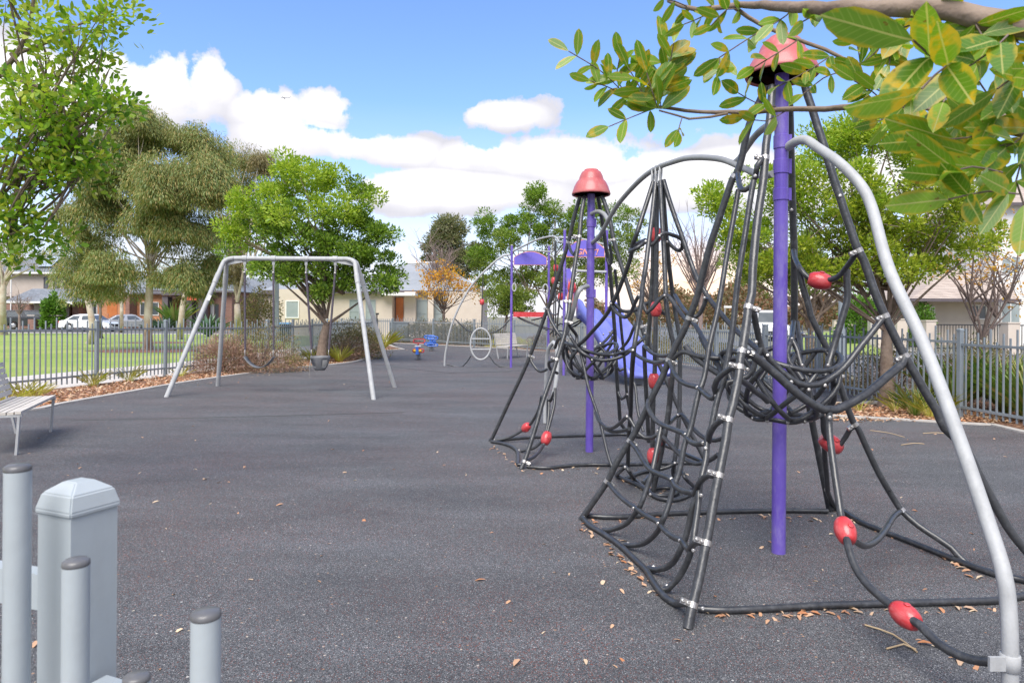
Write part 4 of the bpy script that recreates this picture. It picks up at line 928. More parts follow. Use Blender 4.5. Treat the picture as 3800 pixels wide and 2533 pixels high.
nets = ['2340,925,5.75 2338,933 2363,920,5.6 2385,905 2397,897,5.65', '2403,913,5.6 2427,903 2450,873,5.55 2465,864 2480,867,5.6 2517,880 2533,890,5.7 2530,923 2520,930 2510,927,5.85 2490,910 2477,893,5.95', '2352,910,5.8 2375,898 2395,890,5.95',
 '2267,1123,6.3 2287,1157 2317,1177,6.1 2340,1160 2357,1123 2373,1097,5.6 2387,1127 2400,1160,5.5 2420,1143 2447,1110 2470,1093,5.45 2490,1110 2513,1143,5.3 2545,1185,5.1 2577,1203 2610,1257,4.7 2633,1300 2657,1337 2680,1385,4.3',
 '2505,1095,5.9 2533,1140 2557,1167,5.3 2583,1175 2605,1150 2622,1105,5.2', '2283,1130,6.3 2307,1153 2340,1155 2367,1147,6.1 2390,1130 2410,1123,6.0', '2450,1150,5.8 2468,1165 2480,1150,5.9',
 '2327,1303,6.3 2340,1300,6.1 2367,1320 2400,1337 2433,1345,5.4 2460,1343 2480,1336,4.75', '2390,1283,6.1 2417,1307 2453,1320,5.5 2482,1318,5.2', '2327,1303,6.5 2350,1288 2380,1262,6.4 2392,1250,6.5',
 '2210,1530,6.8 2223,1560 2247,1583,6.4 2273,1587 2300,1570 2327,1547,5.7 2347,1570 2367,1603,5.6 2393,1623 2420,1623 2443,1610,5.5', '2243,1587,6.4 2270,1600,6.3 2310,1598 2335,1590,6.0',
 '2487,1567,5.5 2513,1543,5.7 2533,1540 2557,1570 2583,1600,5.3 2613,1623 2647,1633,5.1 2677,1627 2705,1610,4.9', '2460,1620,5.4 2483,1643 2520,1683,5.2 2553,1710 2587,1720,5.0 2620,1712 2647,1700 2665,1685,4.8',
 '2287,1762,g 2307,1742,5.7 2320,1730,5.7 2333,1747,5.6 2353,1775,g 2383,1802,g 2413,1829,g 2450,1849,g 2500,1854,g 2543,1842,g 2567,1827,g', '2290,1763,g 2320,1778,g 2350,1790,g 2390,1812,g 2420,1834,g',
 '2450,1740,5.6 2483,1730 2503,1717,5.6 2497,1750 2503,1777,g', '2530,1750,5.5 2547,1777,5.4 2573,1802,g', '2320,1775,g 2380,1752,g 2420,1748,g 2400,1775,g 2385,1790,g', '2600,1250,4.9 2615,1280 2640,1320 2660,1350,4.5']
for s in nets: rope(HN, s)
cr_ = [gnd(2463 + 52 * math.cos(q), 1823 + 15 * math.sin(q), .025) for q in np.linspace(0, 2 * math.pi, 20, endpoint=False)]
part('ground_ring', MB().tube(cr_, .017, 8, closed=True), 'rope', HN)
for (x, y, z) in ((2434, 872, 5.84), (2434, 1147, 5.78), (2427, 1413, 5.75), (2423, 1690, 5.62)): bead(HN, f'{x},{y - 28},{z} {x},{y + 28},{z}', 1.0)
for p_ in ((2447, 877, 5.54), (2464, 1095, 5.42), (2373, 1097, 5.55), (2532, 886, 5.65), (2477, 897, 5.9), (2350, 1300, 5.38), (2483, 1337, 5.2), (2327, 1545, 5.6), (2346, 1300, 5.4), (2513, 1540, 5.6), (2503, 1718, 5.55), (2320, 1732, 5.6), (2398, 897, 5.6), (2616, 1105, 5.2), (2267, 1125, 6.2), (2412, 1832, 5.45), (2393, 1238, 6.0)): bolt(HN, *p_)
# ------------------------------------------------------------------ play frame with slide
PF = thing('play_frame', gnd(1898, 1362), 'violet post play frame with double slide, arched panels and oval ring climber', 'play frame')
ZA, ZC = 19.4, 17.0
XP = {1: at(1898, 1100, ZA).x, 2: at(2036, 1100, ZA).x, 3: at(2094, 1100, ZC).x, 4: at(2250, 1100, ZC).x}
for k, zt in ((1, 3.47), (2, 3.47), (3, 3.62), (4, 3.62)):
    y = ZA if k < 3 else ZC
    o = part('post', MB().tube([(XP[k], y, -.05), (XP[k], y, zt)], .0345, 14), 'purple', PF)
    for z in (3.22, 2.85, 2.2, 1.35) if k < 3 else (3.1, 2.72, 2.1, 1.5): part('collar', MB().tube([(XP[k], y, z), (XP[k], y, z + .1)], .04, 14), 'purple', o)
    part('post_cap', MB().lathe([(.036, zt - .01), (.036, zt + .012), (.02, zt + .02), (0, zt + .022)], (XP[k], y, 0), n=12), 'galv', o)
def archpanel(x0, x1, z0, z1, zt, y, mat, d=.02):
    n = 12; top = [(x1 + (x0 - x1) * i / n, z1 + (zt - z1) * math.sin(math.pi * i / n) ** .8) for i in range(n + 1)]
    return MB().prism([(x0, z0), (x1, z0)] + top, 'y', y - d, y + d)
zz = lambda py, Z, px=2000: at(px, py, Z).z
o = part('arched_panel', archpanel(XP[1] + .07, XP[2] - .07, zz(982, ZA), zz(957, ZA), zz(935, ZA), ZA, 'purple2'), 'purple2', PF)
part('panel_edge', archpanel(XP[1] + .055, XP[2] - .055, zz(982, ZA) - .015, zz(957, ZA) + .01, zz(935, ZA) + .018, ZA, 'p', .014), 'peach', o)
x0, x1 = at(2104, 900, ZC).x, at(2242, 900, ZC).x
o = part('arched_panel', archpanel(x0, x1, zz(950, ZC), zz(922, ZC), zz(890, ZC), ZC, 'p'), 'purple2', PF)
part('panel_edge', archpanel(x0 - .015, x1 + .015, zz(950, ZC) - .02, zz(922, ZC) + .012, zz(890, ZC) + .02, ZC, 'p', .014), 'peach', o)
cv = bpy.data.curves.new('lettering', 'FONT'); cv.body = 'IGNIT!'; cv.size = .205; cv.extrude = .006; cv.shear = .3; cv.align_x = 'CENTER'; cv.offset = .004
to_ = bpy.data.objects.new('lettering', cv); col.objects.link(to_)
bpy.context.view_layer.update(); me = bpy.data.meshes.new_from_object(to_.evaluated_get(bpy.context.evaluated_depsgraph_get())); bpy.data.objects.remove(to_)
me.materials.clear(); me.materials.append(MT['peach'])
lt = link('lettering', me, o, True, Matrix.Translation(((x0 + x1) / 2, ZC - .03, zz(944, ZC))) @ Matrix.Rotation(R(90), 4, 'X')); tag(lt, 'slanted peach capitals on the violet panel')
part('red_slab', MB().bx(XP[1] + .06, at(2021, 1160, ZA).x, ZA - .32, ZA + .32, zz(1176, ZA), zz(1158, ZA)), 'red', PF)
mm = MB()
for i, (px, py) in enumerate([(2102, 997), (2116, 997), (2124, 1020), (2130, 1060), (2127, 1112), (2106, 1112)]): pass
o = part('side_panel', MB().prism([(at(px, py, 16.8).x, at(px, py, 16.8).z) for px, py in [(2101, 997), (2115, 996), (2124, 1020), (2131, 1065), (2129, 1145), (2104, 1145)]], 'y', 16.78, 16.82), 'purple2', PF)
part('flame_motif', MB().prism([(at(px, py, 16.75).x, at(px, py, 16.75).z) for px, py in [(2108, 1032), (2112, 1055), (2117, 1030), (2118, 1075), (2128, 1090), (2127, 1145), (2108, 1145), (2104, 1100), (2109, 1075)]], 'y', 16.74, 16.77), 'peach', o)
def pp(s, name='pipe', r=.024, mat='galv', seg=.15): return part(name, MB().tube(spline(pts3(s), seg), r, 10), mat, PF)
pp('1893,945,19.4 1871,947 1845,963 1792,1012 1749,1060 1718,1112 1692,1165 1670,1226 1652,1317 1650,1357,19.9', 'arch_pipe', .03)
pp('1902,933,19.4 1950,909 1994,889 2037,878,18.2 2059,878 2070,886 2075,897 2088,898,17.0', 'arch_pipe', .027); pp('2067,881,17.9 2088,882,17. 2130,881 2175,890 2240,906,17.0', 'arch_pipe', .025)
pp('1926,929,19.4 1990,931 2050,934 2057,928 2057,915 2060,900 2062,890,18.3', 'top_bar', .022); pp('2038,945,19.4 2052,952 2060,970 2063,982,18.9', 'pipe', .018)
pp('2130,1004,16.95 2250,1009,16.95', 'top_bar', .03)
pp('1793,1014,19.6 1790,1100 1787,1213,19.6', 'net_rope', .017, 'rope'); bead(PF, '1789,1111,19.6 1788,1130,19.6', 1.35)
el_ = [at(1784 + 38 * math.cos(q), 1276 + 58 * math.sin(q), 19.6) for q in np.linspace(0, 2 * math.pi, 40, endpoint=False)]
part('oval_ring', MB().tube(el_, .027, 10, closed=True), 'galv', PF)
for y in (1257, 1296): pp(f'1748,{y},19.6 1784,{y} 1820,{y},19.6', 'rung', .02)
for s in ('1689,1183,19.6 1712,1207 1735,1226 1752,1233,19.6', '1891,1186,19.5 1868,1212 1843,1229 1820,1236,19.6', '1656,1350,19.8 1690,1360 1717,1359 1735,1340 1748,1319,19.6', '1816,1320,19.6 1835,1347 1855,1360 1892,1363,19.5'): pp(s, 'net_rope', .018, 'rope')
for s in ('2061,900,18.3 2058,1000 2056,1100 2053,1250,18.3', '2064,895,18.2 2062,1000 2062,1200,18.2', '2081,1000,17.3 2078,1100 2068,1200 2060,1245,17.5', '2095,1000,17.1 2085,1060 2072,1150 2068,1240,17.4', '1906,1166,19.4 1935,1182 1975,1198 2010,1212,18.8 2060,1225 2090,1228,17.4', '1906,1166,19.4 1945,1190 1990,1206 2030,1225,18.4', '1972,1188,19.1 1995,1183 2013,1178,19.2', '2040,1240,18.2 2080,1200 2110,1215 2135,1210 2165,1185,17.', '2060,1090,18. 2072,1120 2085,1145 2095,1150,17.3', '2042,1160,18.5 2055,1168 2068,1165 2072,1160,17.6', '2090,1218,17.3 2130,1200 2165,1182,16.9', '2095,1205,17.3 2125,1212 2166,1187,16.9', '2125,1172,17. 2145,1182 2166,1182,16.9', '2038,1150,18.6 2058,1205 2075,1235 2100,1250,17.3', '2050,1190,18.2 2060,1225 2070,1260,17.8'): pp(s, 'net_rope', .019, 'rope')
for p_ in ('2063,986,18.3 2063,1002,18.3', '2056,1032,18.3 2055,1050,18.3', '2081,1093,17.4 2080,1108,17.4', '2122,1050,16.4 2123,1085,16.4'): bead(PF, p_, 1.5 if '2122' not in p_ else 2.2)
for px in (2036,): part('wheel', MB().tube([at(2024 + 9 * math.cos(q), 1073 + 18 * math.sin(q), 19.3) for q in np.linspace(0, 2 * math.pi, 24, endpoint=False)], .022, 8, closed=True), 'galv', PF)
part('wheel', MB().tube([at(1908 + 7 * math.cos(q), 1066 + 14 * math.sin(q), 19.3) for q in np.linspace(0, 2 * math.pi, 24, endpoint=False)], .018, 8, closed=True), 'galv', PF)
part('platform', MB().bx(XP[3], XP[4] + .1, ZC - .35, ZC + 1., 1.42, 1.48), 'pipe', PF)
# double slide: cross-section swept down a wavy course
S0, S1 = Vector((2.02, 16.75, 0)), Vector((2.98, 14.55, 0)); dS = (S1 - S0).normalized(); nS = Vector((-dS.y, dS.x, 0)); LS = (S1 - S0).length
crs = [(0, 1.5), (.08, 1.46), (.22, 1.28), (.38, 1.02), (.52, .74), (.66, .46), (.78, .3), (.88, .25), (1.0, .25)]
cxs = np.linspace(0, 1, 24); HW = .46
zc = np.interp(cxs, [c[0] for c in crs], [c[1] for c in crs]); wallh = np.interp(cxs, [0, .06, .14, .3, .6, .85, .97, 1], [.36, .4, .3, .23, .22, .2, .12, .03])
sect = [(-HW - .05, -.06), (-HW - .05, 1), (-HW - .02, 1.06), (-HW + .02, 1), (-HW + .05, .1), (-.3, 0), (-.08, .06), (-.035, .42), (0, .46), (.035, .42), (.08, .06), (.3, 0), (HW - .05, .1), (HW - .02, 1), (HW + .02, 1.06), (HW + .05, 1), (HW + .05, -.06), (0, -.12)]
mb = MB(); vs = []; ks = len(sect)
for c, z, h in zip(cxs, zc, wallh):
    flare = 1 + .1 * max(0, (c - .75) / .25)
    for a, b_ in sect: vs.append(S0 + dS * (c * LS) + nS * (-a * flare) + Vector((0, 0, z + (b_ * h if b_ > 0 else b_))))
fs = [(i * ks + j, i * ks + (j + 1) % ks, (i + 1) * ks + (j + 1) % ks, (i + 1) * ks + j) for i in range(23) for j in range(ks)] + [tuple(range(ks)), tuple(23 * ks + j for j in range(ks))]
sl = part('slide', mb.add(vs, fs, True), 'slide', PF); tag(sl, 'shiny violet double lane slide')
part('slide_support', MB().box(S0 + dS * (LS * .93) + Vector((0, 0, .08)), (.5, .25, .18), math.atan2(dS.y, dS.x)), 'pipe', sl)
# ------------------------------------------------------------------ spring riders
def spring(c, h, r, turns=4.5):
    return MB().tube([c + Vector((math.cos(a) * r, math.sin(a) * r, h * a / (turns * 2 * math.pi))) for a in np.linspace(0, turns * 2 * math.pi, 90)], .014, 6)
def loop(c, rx, rz, r, pinch=.3, tilt=0.):
    P = []
    for q in np.linspace(0, 2 * math.pi, 28, endpoint=False):
        k = 1 - pinch * math.sin(q) ** 2 if False else 1
        P.append(c + Vector((math.copysign(abs(math.cos(q)) ** .6, math.cos(q)) * rx, math.sin(q) * tilt, math.copysign(abs(math.sin(q)) ** .6, math.sin(q)) * rz)))
    return MB().tube(P, r, 8, closed=True)
c = gnd(1553, 1334); ZR = c.y
r1_ = thing('spring_rider', c, 'blue spring rider with red handle and footrest loops, in front', 'spring rider', 'spring riders near the far fence')
part('spring', spring(c, .2, .07), 'pipe', r1_)
part('body', MB().prism([(c.x - .06, .19), (c.x + .04, .19), (c.x + .035, .36), (c.x + .03, .44), (c.x - .05, .44), (c.x - .06, .34)], 'y', ZR - .3, ZR + .25), 'blue', r1_)
part('seat', MB().bx(c.x - .11, c.x + .09, ZR - .18, ZR + .18, .441, .47), 'white', r1_)
part('handle', loop(Vector((c.x + .03, ZR - .1, .62)), .19, .065, .02, tilt=.06), 'redrider', r1_); part('handle_stem', MB().tube([(c.x - .02, ZR - .1, .46), (c.x + .02, ZR - .1, .57)], .02, 8), 'redrider', r1_)
part('footrest', loop(Vector((c.x + .03, ZR - .25, .31)), .18, .06, .018), 'redrider', r1_)
for s in (-1, 1): part('foot_knob', MB().lathe([(0, -.05), (.05, -.03), (.05, .03), (0, .05)], (c.x + s * .09, ZR - .28, .31), n=10), 'binyellow', r1_)
c = gnd(1600, 1301); ZR = c.y
r2_ = thing('spring_rider', c, 'all blue spring rider with paired tubular loops, behind', 'spring rider', 'spring riders near the far fence')
part('spring', spring(c, .2, .1), 'pipe', r2_)
part('body', MB().lathe([(0, -.2), (.07, -.17), (.085, 0), (.07, .17), (0, .2)], (c.x + .02, ZR, .33), Matrix.Rotation(R(75), 4, 'Y'), 12), 'blue', r2_)
for (dx, dy, z) in ((-.1, .25, .57), (.08, -.2, .54)): part('handle', loop(Vector((c.x + dx, ZR + dy, z)), .22, .06, .024), 'blue', r2_)
for (dx, dy, z) in ((-.1, .25, .28), (.08, -.2, .25)): part('footrest', loop(Vector((c.x + dx, ZR + dy, z)), .22, .05, .024), 'blue', r2_)
part('handle_stem', MB().tube([(c.x - .06, ZR + .2, .33), (c.x - .06, ZR + .2, .52)], .03, 8).tube([(c.x + .06, ZR - .15, .33), (c.x + .06, ZR - .15, .5)], .03, 8), 'blue', r2_)
# ------------------------------------------------------------------ trees and planting
def tk(*ps): return [at(*p) for p in ps]
def TG(px, py): return gnd(px, py, -.04)
gum = dict(style='droop', L=.15, W=.03, shape=LANCE, up=.3)
tree('gum_tree', 'large drooping gum tree with pale trunk standing on the lawn, tallest at left', 'tree', TG(549, 1297), tk((549, 1200, 27.8), (556, 1050, 27.8), (562, 950, 27.8)),
     [E(536, 476, 27.8, 110, 60, 26, 2), E(735, 535, 28.5, 85, 60, 17, 1.6), E(760, 670, 27, 100, 105, 32, 2), E(600, 690, 26.5, 125, 120, 40, 2), E(430, 600, 27.5, 120, 130, 34, 2), E(350, 800, 27.8, 100, 140, 28, 1.8), E(600, 820, 27.8, 90, 60, 10, 1.6),
      E(700, 850, 27.5, 150, 60, 16, 2.2), E(450, 1000, 27.5, 110, 62, 11, 2.2), E(735, 1000, 28, 95, 90, 12, 1.8), E(330, 980, 28, 85, 110, 11, 1.6), E(640, 1020, 28, 50, 40, 3, 1.2)],
     'l_gum', 'gum', .2, limbs=26, lr=.2, per=1000, crad=.68, leaf2='l_gumlight', **gum)
tree('gum_tree', 'leaning pale trunked gum on the lawn behind the white sedan trunk line', 'tree', TG(337, 1275), tk((345, 1220, 33), (330, 1130, 33), (312, 1050, 33)),
     [E(310, 930, 34, 80, 120, 12, 1.6), E(380, 1040, 34, 70, 60, 7, 1.4)], 'l_gum', 'gum', .19, limbs=10, per=260, crad=.7, **gum)
tree('gum_tree', 'gum with forked trunk on the lawn beside the portico house', 'tree', TG(665, 1258), tk((672, 1200, 40), (680, 1120, 40), (700, 1060, 40)),
     [E(740, 1000, 40, 90, 80, 12, 2), E(660, 1000, 40, 70, 60, 7, 2)], 'l_gum', 'gum', .22, limbs=10, per=260, crad=.8, **gum)
tree('gum_tree', 'slender straight gum by the street in front of the brick house', 'tree', TG(450, 1233), tk((451, 1180, 52), (452, 1110, 52)),
     [E(440, 1010, 52, 80, 70, 9, 2)], 'l_gum', 'gum', .2, limbs=8, per=240, crad=1., **gum)
tree('dark_trunk_tree', 'thin dark trunked tree on the lawn right of the leaning gum', 'tree', TG(374, 1254), tk((373, 1200, 40.5), (372, 1130, 40.5)),
     [E(375, 1060, 41, 50, 60, 6, 1)], 'l_gum', 'twig', .12, limbs=6, per=200, crad=.6, **gum)
tree('gum_tree', 'greyish gum at the far left edge in front of the two storey house', 'tree', TG(8, 1242), tk((8, 1150, 46), (14, 1030, 46)),
     [E(20, 800, 46, 110, 190, 16, 2.4), E(110, 930, 46, 70, 110, 9, 2), E(-60, 950, 46, 90, 90, 6, 2)], 'l_gumtop', 'gum', .3, limbs=14, per=200, crad=1., **gum)
tree('gum_tree', 'thin olive crowned gum rising behind the swing tree', 'tree', TG(884, 1262), tk((882, 1180, 38), (880, 1130, 38)),
     [E(870, 600, 38, 75, 70, 9, 1.6), E(960, 620, 38, 110, 85, 14, 2), E(880, 760, 38, 90, 120, 14, 2), E(990, 760, 38, 80, 80, 9, 2), E(850, 960, 38, 70, 100, 9, 1.6)], 'l_gumtop', 'gum', .26, limbs=24, per=700, crad=.75, leaf2='l_gum',
     forks=tk((860, 1010, 38), (930, 1030, 38), (880, 1080, 38), (880, 1120, 38)), **gum)
bx_ = Vector((-5.87, 21., -.02))
tree('carob_tree', 'dense dark green round tree directly behind the swings', 'tree', bx_, tk((1198, 1270, 21), (1212, 1205, 21)),
     [E(1130, 660, 21, 175, 75, 26, 1.5), E(990, 760, 20.5, 140, 100, 24, 1.4), E(1340, 760, 21, 100, 110, 18, 1.2), E(1150, 830, 20.3, 200, 120, 36, 1.6), E(900, 880, 21, 70, 110, 11, 1), E(1060, 980, 20.5, 150, 80, 22, 1.3), E(1400, 930, 21, 95, 110, 17, 1.2), E(1260, 950, 20.5, 140, 90, 20, 1.3), E(1430, 1040, 21, 60, 60, 7, .9), E(1290, 1050, 21, 60, 50, 5, 1.), E(1180, 1080, 20.3, 60, 40, 4, .8)],
     'l_carob', 'trunk', .17, limbs=34, per=225, crad=.38, L=.115, W=.056, style='spray', up=.7, leaf2='l_pale',
     forks=tk((1212, 1205, 21), (1170, 1110, 21), (1200, 1080, 20.8), (1232, 1070, 21.2), (1275, 1090, 21), (1212, 1180, 21)))
tree('conifer', 'grey green pointed tree standing behind the metal roofed house', 'tree', (at(1680, 1180, 62).x, 62, -.05), tk((1675, 1100, 62), (1665, 1000, 62)),
     [E(1665, 860, 62, 62, 60, 14, 2), E(1650, 940, 62, 92, 80, 22, 2.4), E(1640, 1040, 62, 105, 90, 20, 2.4), E(1745, 960, 62, 45, 70, 9, 1.6)], 'l_conifer', 'twig', .3, limbs=16, per=330, crad=.95, L=.32, W=.1, up=.3)
tree('carob_tree', 'open branched carob tree behind the violet post frame', 'tree', (1.9, 35.5, -.04), tk((2050, 1200, 35.5), (2030, 1140, 35.5)),
     [E(1800, 830, 36, 45, 75, 10, 1.), E(1800, 960, 36, 80, 70, 16, 1.5), E(1985, 770, 36, 55, 90, 18, 1.3), E(1900, 870, 35, 80, 100, 22, 2), E(2060, 850, 36, 100, 100, 26, 2), E(2180, 820, 36, 110, 110, 30, 2), E(2310, 850, 36, 85, 120, 22, 2), E(1850, 1050, 36, 100, 60, 17, 1.6), E(2000, 1000, 35, 120, 80, 24, 2), E(2150, 1000, 36, 120, 100, 26, 2), E(2290, 1000, 36, 80, 90, 14, 2)],
     'l_carob_far', 'trunk', .2, limbs=40, lr=.22, per=200, crad=.45, leaf2='l_carob', L=.14, W=.065, up=.9, forks=tk((2030, 1140, 35.5), (1960, 1085, 35.3), (1980, 1060, 35.6), (2090, 1050, 35.5), (2130, 1100, 35.6)))
tree('small_tree', 'yellowish green bushy tree beyond the far fence, left of the violet posts', 'tree', (at(1880, 1200, 34).x - .3, 34.4, -.05), tk((1880, 1180, 34.4), (1880, 1150, 34.4)),
     [E(1870, 1110, 34.4, 85, 65, 16, 1.1), E(1950, 1120, 34.4, 70, 60, 10, 1.1)], 'l_carob_far', 'twig', .1, limbs=14, per=260, crad=.45, L=.13, W=.06)
tree('autumn_tree', 'small autumn tree with sparse orange leaves before the metal roofed house', 'tree', (at(1647, 1200, 39).x, 39, -.05), tk((1647, 1190, 39), (1646, 1150, 39)),
     [E(1640, 1060, 39, 140, 75, 44, 1.8), E(1610, 1000, 39, 110, 60, 14, 1.5), E(1760, 1080, 39, 40, 30, 6, .8)], 'l_autumn', 'twig', .12, limbs=34, lr=.22, per=26, crad=.45, L=.15, W=.08, style='mass', up=.2)
def bare(name, label, base, trunk, ells, r0, limbs, mat='pinktwig', tw=150):
    root = thing(name, base, label, 'tree', 'leafless winter trees'); mb = MB(); tp = [Vector(base)] + [Vector(p) for p in trunk]; tp = spline(tp, .4); k = len(tp)
    mb.tube(tp, [r0 * (1 - .4 * i / k) for i in range(k)], 8); CL = clumps_in(ells); ends = []
    for j in range(limbs):
        pts = limb(mb, tp[random.randrange(int(k * .6), k)], CL[j % len(CL)], r0 * .4, r0 * .09, .12, 6, 5); ends += pts[2:]
    for _ in range(tw):
        a = random.choice(ends); b = a + Vector((random.gauss(0, .7), random.gauss(0, .7), random.uniform(.1, 1.5))) * r0 * 5
        q = limb(mb, a, b, r0 * .1, r0 * .03, .15, 4, 4)
        for _2 in range(2): limb(mb, q[random.randrange(1, 4)], b + Vector((random.gauss(0, .5), random.gauss(0, .5), random.uniform(-.1, .6))) * r0 * 4, r0 * .05, r0 * .02, .1, 3, 3)
    part('trunk', mb, mat, root); return root
bare('bare_tree', 'tall leafless tree seen through the nets, in the sunset glow', (at(2600, 1200, 46).x, 46, -.05), tk((2600, 1130, 46), (2596, 1060, 46)), [E(2590, 900, 46, 150, 150, 40, 2.6), E(2480, 950, 46, 100, 110, 14, 2), E(2690, 950, 46, 100, 110, 14, 2)], .17, 40, 'pinktwig', 170)
bare('bare_tree', 'pinkish leafless tree behind the orange autumn tree', (at(1640, 1200, 52).x, 52, -.05), tk((1640, 1120, 52), (1635, 1050, 52)), [E(1620, 960, 52, 120, 90, 30, 2)], .2, 30, 'pinktwig', 130)
bare('bare_tree', 'small leafless street tree before the garage of the two storey house', (at(72, 1240, 52).x, 52, -.05), tk((72, 1190, 52), (72, 1150, 52)), [E(75, 1110, 52, 55, 45, 14, 1)], .1, 16, 'pinktwig', 60)
tree('autumn_tree', 'half bare tree with rusty leaves beyond the slide', 'tree', (at(2420, 1200, 42).x, 42, -.05), tk((2420, 1150, 42), (2415, 1110, 42)), [E(2410, 1020, 42, 100, 100, 30, 2), E(2470, 960, 42, 60, 60, 8, 1.4)], 'l_autumn', 'twig', .17, limbs=34, per=12, crad=.5, L=.16, W=.09, style='mass', up=.2)
tree('carob_tree', 'large yellow green carob tree at right behind the near net tower', 'tree', gnd(3290, 1510, -.02), tk((3292, 1400, 11.25), (3290, 1280, 11.25), (3300, 1190, 11.25)),
     [E(3080, 540, 11.5, 170, 110, 20, .9), E(3290, 500, 11.4, 200, 120, 24, 1), E(3510, 600, 11.2, 200, 150, 24, 1), E(2900, 690, 11.5, 160, 110, 18, .9), E(3130, 740, 11, 220, 140, 30, 1.1), E(3400, 800, 11, 220, 150, 28, 1.1), E(2760, 860, 11.5, 100, 80, 11, .6), E(2850, 990, 11.4, 150, 70, 15, .8), E(3060, 960, 11, 200, 90, 22, 1), E(3290, 970, 10.9, 180, 80, 18, .9), E(3570, 900, 11, 150, 120, 14, .9), E(2640, 730, 11.5, 50, 40, 4, .3), E(2690, 760, 11.5, 50, 40, 4, .3)],
     'l_yellowgreen', 'trunk', .125, limbs=56, lr=.2, per=230, crad=.27, L=.075, W=.036, up=.8, leaf2='l_pale', forks=tk((3300, 1190, 11.25), (3330, 1080, 11.2), (3220, 1100, 11.3), (3290, 1230, 11.25), (3380, 1050, 11.1), (3200, 1020, 11.3)))
tree('carob_tree', 'second carob with splayed limbs beyond the fence, behind the thick violet pole', 'tree', (8.3, 19., -.04), tk((3008, 1300, 19), (3005, 1240, 19)),
     [E(2960, 1020, 19, 190, 90, 26, 1.6), E(2800, 980, 19, 120, 90, 12, 1.3), E(3130, 1010, 19, 120, 90, 12, 1.4), E(2930, 880, 19, 150, 80, 12, 1.4)], 'l_carob_far', 'trunk', .16, limbs=30, per=150, crad=.35, L=.1, W=.05, up=.8,
     forks=tk((3005, 1240, 19), (2960, 1150, 19), (3060, 1150, 19), (3010, 1190, 19)))
tree('autumn_tree', 'small multi stemmed tree with few yellow leaves at the right edge', 'tree', (at(3650, 1400, 14.5).x, 14.5, -.04), tk((3648, 1330, 14.5), (3645, 1270, 14.5)),
     [E(3570, 960, 14.5, 150, 110, 26, 1.2), E(3730, 930, 14.5, 120, 150, 22, 1.2), E(3800, 1080, 14.5, 60, 100, 8, .8)], 'l_autumn', 'twig', .085, limbs=26, lr=.34, per=12, crad=.3, L=.085, W=.045, style='mass', up=.2,
     forks=tk((3620, 1190, 14.5), (3700, 1180, 14.5), (3645, 1260, 14.5), (3600, 1120, 14.5), (3740, 1120, 14.5)))
# near tree whose branches come in from the left edge
tree('carob_tree', 'bright green carob boughs reaching in from the top left corner', 'tree', (-4.75, 5.1, 0), [(-4.72, 5.1, 1.), (-4.6, 5.1, 2.1), (-4.45, 5.1, 2.9)],
     [E(60, 60, 5, 130, 130, 16, .5), E(300, 150, 5, 130, 120, 18, .45), E(430, 45, 5, 45, 60, 5, .2), E(395, 390, 5, 88, 70, 12, .35), E(240, 400, 5, 150, 120, 22, .5), E(60, 360, 5, 120, 140, 18, .5), E(320, 580, 5, 70, 60, 8, .3), E(180, 560, 5, 120, 90, 14, .4), E(60, 640, 5, 110, 110, 15, .45), E(270, 660, 5, 95, 40, 8, .3), E(100, 820, 5, 90, 60, 10, .35), E(40, 940, 5, 60, 45, 7, .3), E(175, 880, 5, 50, 35, 4, .2)],
     'l_carob_near', 'trunk', .1, limbs=26, lr=.13, per=36, crad=.17, leaf2='l_pale', L=.055, W=.03, up=.6, shape=OV6, forks=tk((40, 200, 5), (110, 130, 5), (150, 330, 5), (60, 545, 5), (180, 530, 5), (290, 490, 5), (60, 712, 5), (190, 620, 5), (-30, 780, 5), (20, 880, 5)),
     boughs=[([(-4.45, 5.1, 2.9), *tk((-200, 420, 5.05), (0, 278, 5), (64, 200, 5), (113, 87, 5), (127, -20, 5))], .03, .01), (tk((-260, 560, 5.05), (0, 553, 5), (188, 529, 5), (315, 479, 5)), .02, .006), (tk((-280, 860, 5.05), (0, 752, 5), (176, 633, 5), (306, 522, 5)), .022, .006), (tk((64, 200, 5), (170, 160, 5), (250, 110, 5), (420, 40, 5)), .012, .005), (tk((-250, 900, 5.05), (0, 880, 5), (120, 840, 5)), .015, .005), (tk((0, 278, 5), (160, 330, 5), (330, 400, 5)), .013, .005)])
# shrubs and hedges inside and outside the fence
shrub('shrub', 'low brown and grey green shrub behind the left swing', 'bush', (-6.45, 17.6, -.02), (1.15, .8, 1.3), 'l_shrub', 6200, .05, .018, 'mass', None, 'twig', ('l_drytwig', 3800, .16, .011, .55))
shrub('shrub', 'pinkish dry twiggy shrub at the foot of the left swing leg', 'bush', (-7.2, 17.2, -.02), (.85, .65, .95), 'l_drytwig', 5600, .14, .012, 'mass', None, 'twig', ('l_shrub', 700, .05, .02, 1.))
shrub('shrub', 'long greenish shrub right of the swing tree trunk', 'bush', (-5.5, 23.2, -.02), (1.25, 1.1, 1.3), 'l_shrub', 5600, .07, .025, 'mass', None, 'twig', ('l_drytwig', 2500, .18, .014, .6))
shrub('shrub', 'small greenish shrub next to the far gate', 'bush', (-6.1, 27.5, -.02), (.85, 1.3, 1.15), 'l_shrub', 4200, .07, .028)
